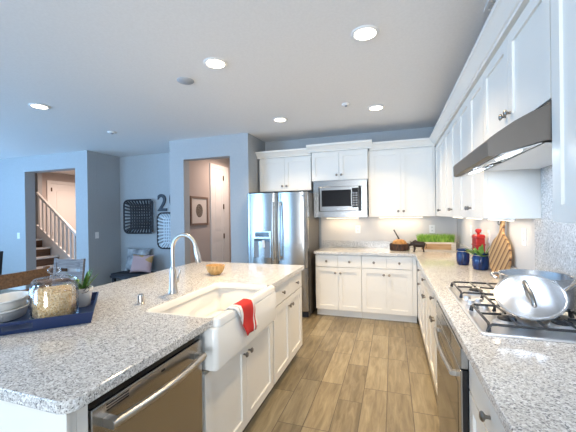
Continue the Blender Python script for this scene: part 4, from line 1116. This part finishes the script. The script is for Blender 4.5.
# ------------------------------------------------------------------ nook
t = thing('nook_bench', 'dark bench in the wall nook under the woven baskets', 'bench', (-4.60, 4.80, 0))
part('seat', 'darkwood', t, (-.50, .75, -.20, .225, .28, .33), bevel=0.006)
part('seat_pad', new_mat('charcoal_cushion', (0.03, 0.03, 0.036), 0.9), t, (-.49, .74, -.195, .215, .3305, .37), bevel=0.015)
for x in (-.48, .66):
    for y in (-.17, .15): part('leg', 'darkwood', t, (x, x+.05, y, y+.05, 0, .279))
def pillow(label, loc, w, h, d, mat, rx, rz):
    bm = B(); n = 14; top = []; bot = []
    for s, G in ((1, top), (-1, bot)):
        for j in range(n+1):
            row = []
            for i in range(n+1):
                u, v = i/n*2-1, j/n*2-1
                k = (1-u**4)*(1-v**4)
                pinch = 1 - 0.10*(1-abs(u)**2)*abs(v)**3 ; pinch2 = 1 - 0.10*(1-abs(v)**2)*abs(u)**3
                row.append(bm.verts.new((u*w/2*pinch2, s*d/2*(k**0.55), v*h/2*pinch)))
            G.append(row)
    for G in (top, bot):
        for j in range(n):
            for i in range(n): bm.faces.new((G[j][i], G[j][i+1], G[j+1][i+1], G[j+1][i]))
    bmesh.ops.remove_doubles(bm, verts=bm.verts, dist=1e-5)
    tag(obj('throw_pillow', bm, mat, smooth=80, loc=loc, rot=(rx, 0, rz)), label, 'pillow')
pillow('larger grey patterned pillow leaning on the nook wall', (-4.72, 4.90, 0.605), 0.54, 0.46, 0.13, 'pillowgrey', -0.22, 0.05)
pillow('smaller pink pillow with an ochre patch in front of the grey pillow', (-4.47, 4.745, 0.558), 0.46, 0.35, 0.13, 'pillowpink', -0.32, 0.1)

def wall_basket(label, x0, x1, z0, z1, inner, nslat):
    cx, cz = (x0+x1)/2, (z0+z1)/2; wv, hv = (x1-x0)/2, (z1-z0)/2
    t = thing('woven_wall_basket', label, 'basket', (cx, YN-0.001, cz))
    bm = B(); pts = [(p[0], -0.085, p[1]) for p in rrect(-wv, wv, -hv, hv, .10, 0, 4)]
    tube(bm, pts, .016, 8, True); obj('rim', bm, 'basket', t, smooth=60)
    bm = B(); b2 = B(); kx, kz = wv*.70, hv*.70
    for i in range(nslat):
        u = -kx + 2*kx*i/(nslat-1); q = u*(wv-.04)/kx
        tube(bm, [(q, -.085, -hv), (u, -.02, -kz), (u, -.012, 0), (u, -.02, kz), (q, -.085, hv)], .017, 6)
        v = -kz + 2*kz*i/(nslat-1); q = v*(hv-.04)/kz
        tube(b2, [(-wv, -.085, q), (-kx, -.024, v), (0, -.024, v), (kx, -.024, v), (wv, -.085, q)], .017, 6)
    obj('upright_slat', bm, inner, t, smooth=60); obj('cross_slat', b2, inner, t, smooth=60)
wall_basket('dark woven square wall basket left of the wall digits', -5.09, -4.395, 1.115, 1.765, 'basket', 9)
wall_basket('pale-slatted dark-rimmed wall basket below the wall digits', -4.275, -3.65, 0.83, 1.50, 'palecane', 9)
def digit(ch, x, z, size, label):
    cu = bpy.data.curves.new('digit', 'FONT'); cu.body = ch; cu.size = size; cu.extrude = 0.012; cu.offset = 0.006
    tmp = bpy.data.objects.new('tmp', cu); COL.objects.link(tmp)
    dg = bpy.context.evaluated_depsgraph_get(); me = bpy.data.meshes.new_from_object(tmp.evaluated_get(dg))
    bpy.data.objects.remove(tmp)
    o = bpy.data.objects.new('wall_digit', me); COL.objects.link(o); me.materials.clear(); me.materials.append(M['digit'])
    o.location = (x, YN-0.0145, z); o.rotation_euler = (PI/2, 0, 0)
    tag(o, label, 'wall sign', 'wall digits')
digit('2', -4.335, 1.545, 0.46, 'dark metal digit two on the nook wall')
digit('0', -4.055, 1.60, 0.46, 'dark metal round digit partly hidden behind the hall wall corner')

# ------------------------------------------------------------------ dining chairs beyond the island
def chair(label, loc, rotz, mat, h=0.95, w_=0.44, seatmat=None):
    t = thing('dining_chair', label, 'chair', loc, rotz)     # faces local -y, back at +y
    hw = w_/2
    part('seat', seatmat or mat, t, (-hw, hw, -.22, .20, .43, .47), bevel=0.008)
    for s in (-1, 1):
        part('leg', mat, t, (s*(hw-.02)-.02, s*(hw-.02)+.02, -.21, -.17, 0, .429))
        bm = B(); xs = s*(hw-.018)
        prism(bm, [(.16, 0), (.20, 0), (.206, .47), (.255, h), (.225, h), (.170, .47)], 'x', xs-.02, xs+.02); obj('back_post', bm, mat, t)
    def rail(z0, z1):
        bm = B(); y0 = .175+.07*(z0-.47)/.48; n = 8; f_, b_ = [], []
        for i in range(n+1):
            u = -1+2*i/n; x = u*(hw-.039); c = .018*(1-u*u)
            f_.append((x, y0+c)); b_.append((x, y0+c+.02))
        prism(bm, f_ + b_[::-1], 'z', z0, z1); obj('back_slat', bm, mat, t, smooth=30)
    rail(h-.125, h-.012); rail(h-.25, h-.165); rail(h-.37, h-.29)
    part('stretcher', mat, t, (-hw+.04, hw-.04, -.20, -.18, .2, .225), (-hw+.04, hw-.04, .165, .185, .2, .225))
chair('brown wooden ladder-back dining chair behind the navy tray', (-3.12, 1.72, 0), -PI/2, 'chairwood', 1.01, 0.50)
chair('grey wooden ladder-back dining chair in front of the stairs', (-3.81, 2.64, 0), 0.10, 'greywood', 0.925, 0.44)
chair('black dining chair at the far left edge of the view', (-4.76, 2.30, 0), -PI/2+0.35, 'darkwood', 1.03, 0.46)
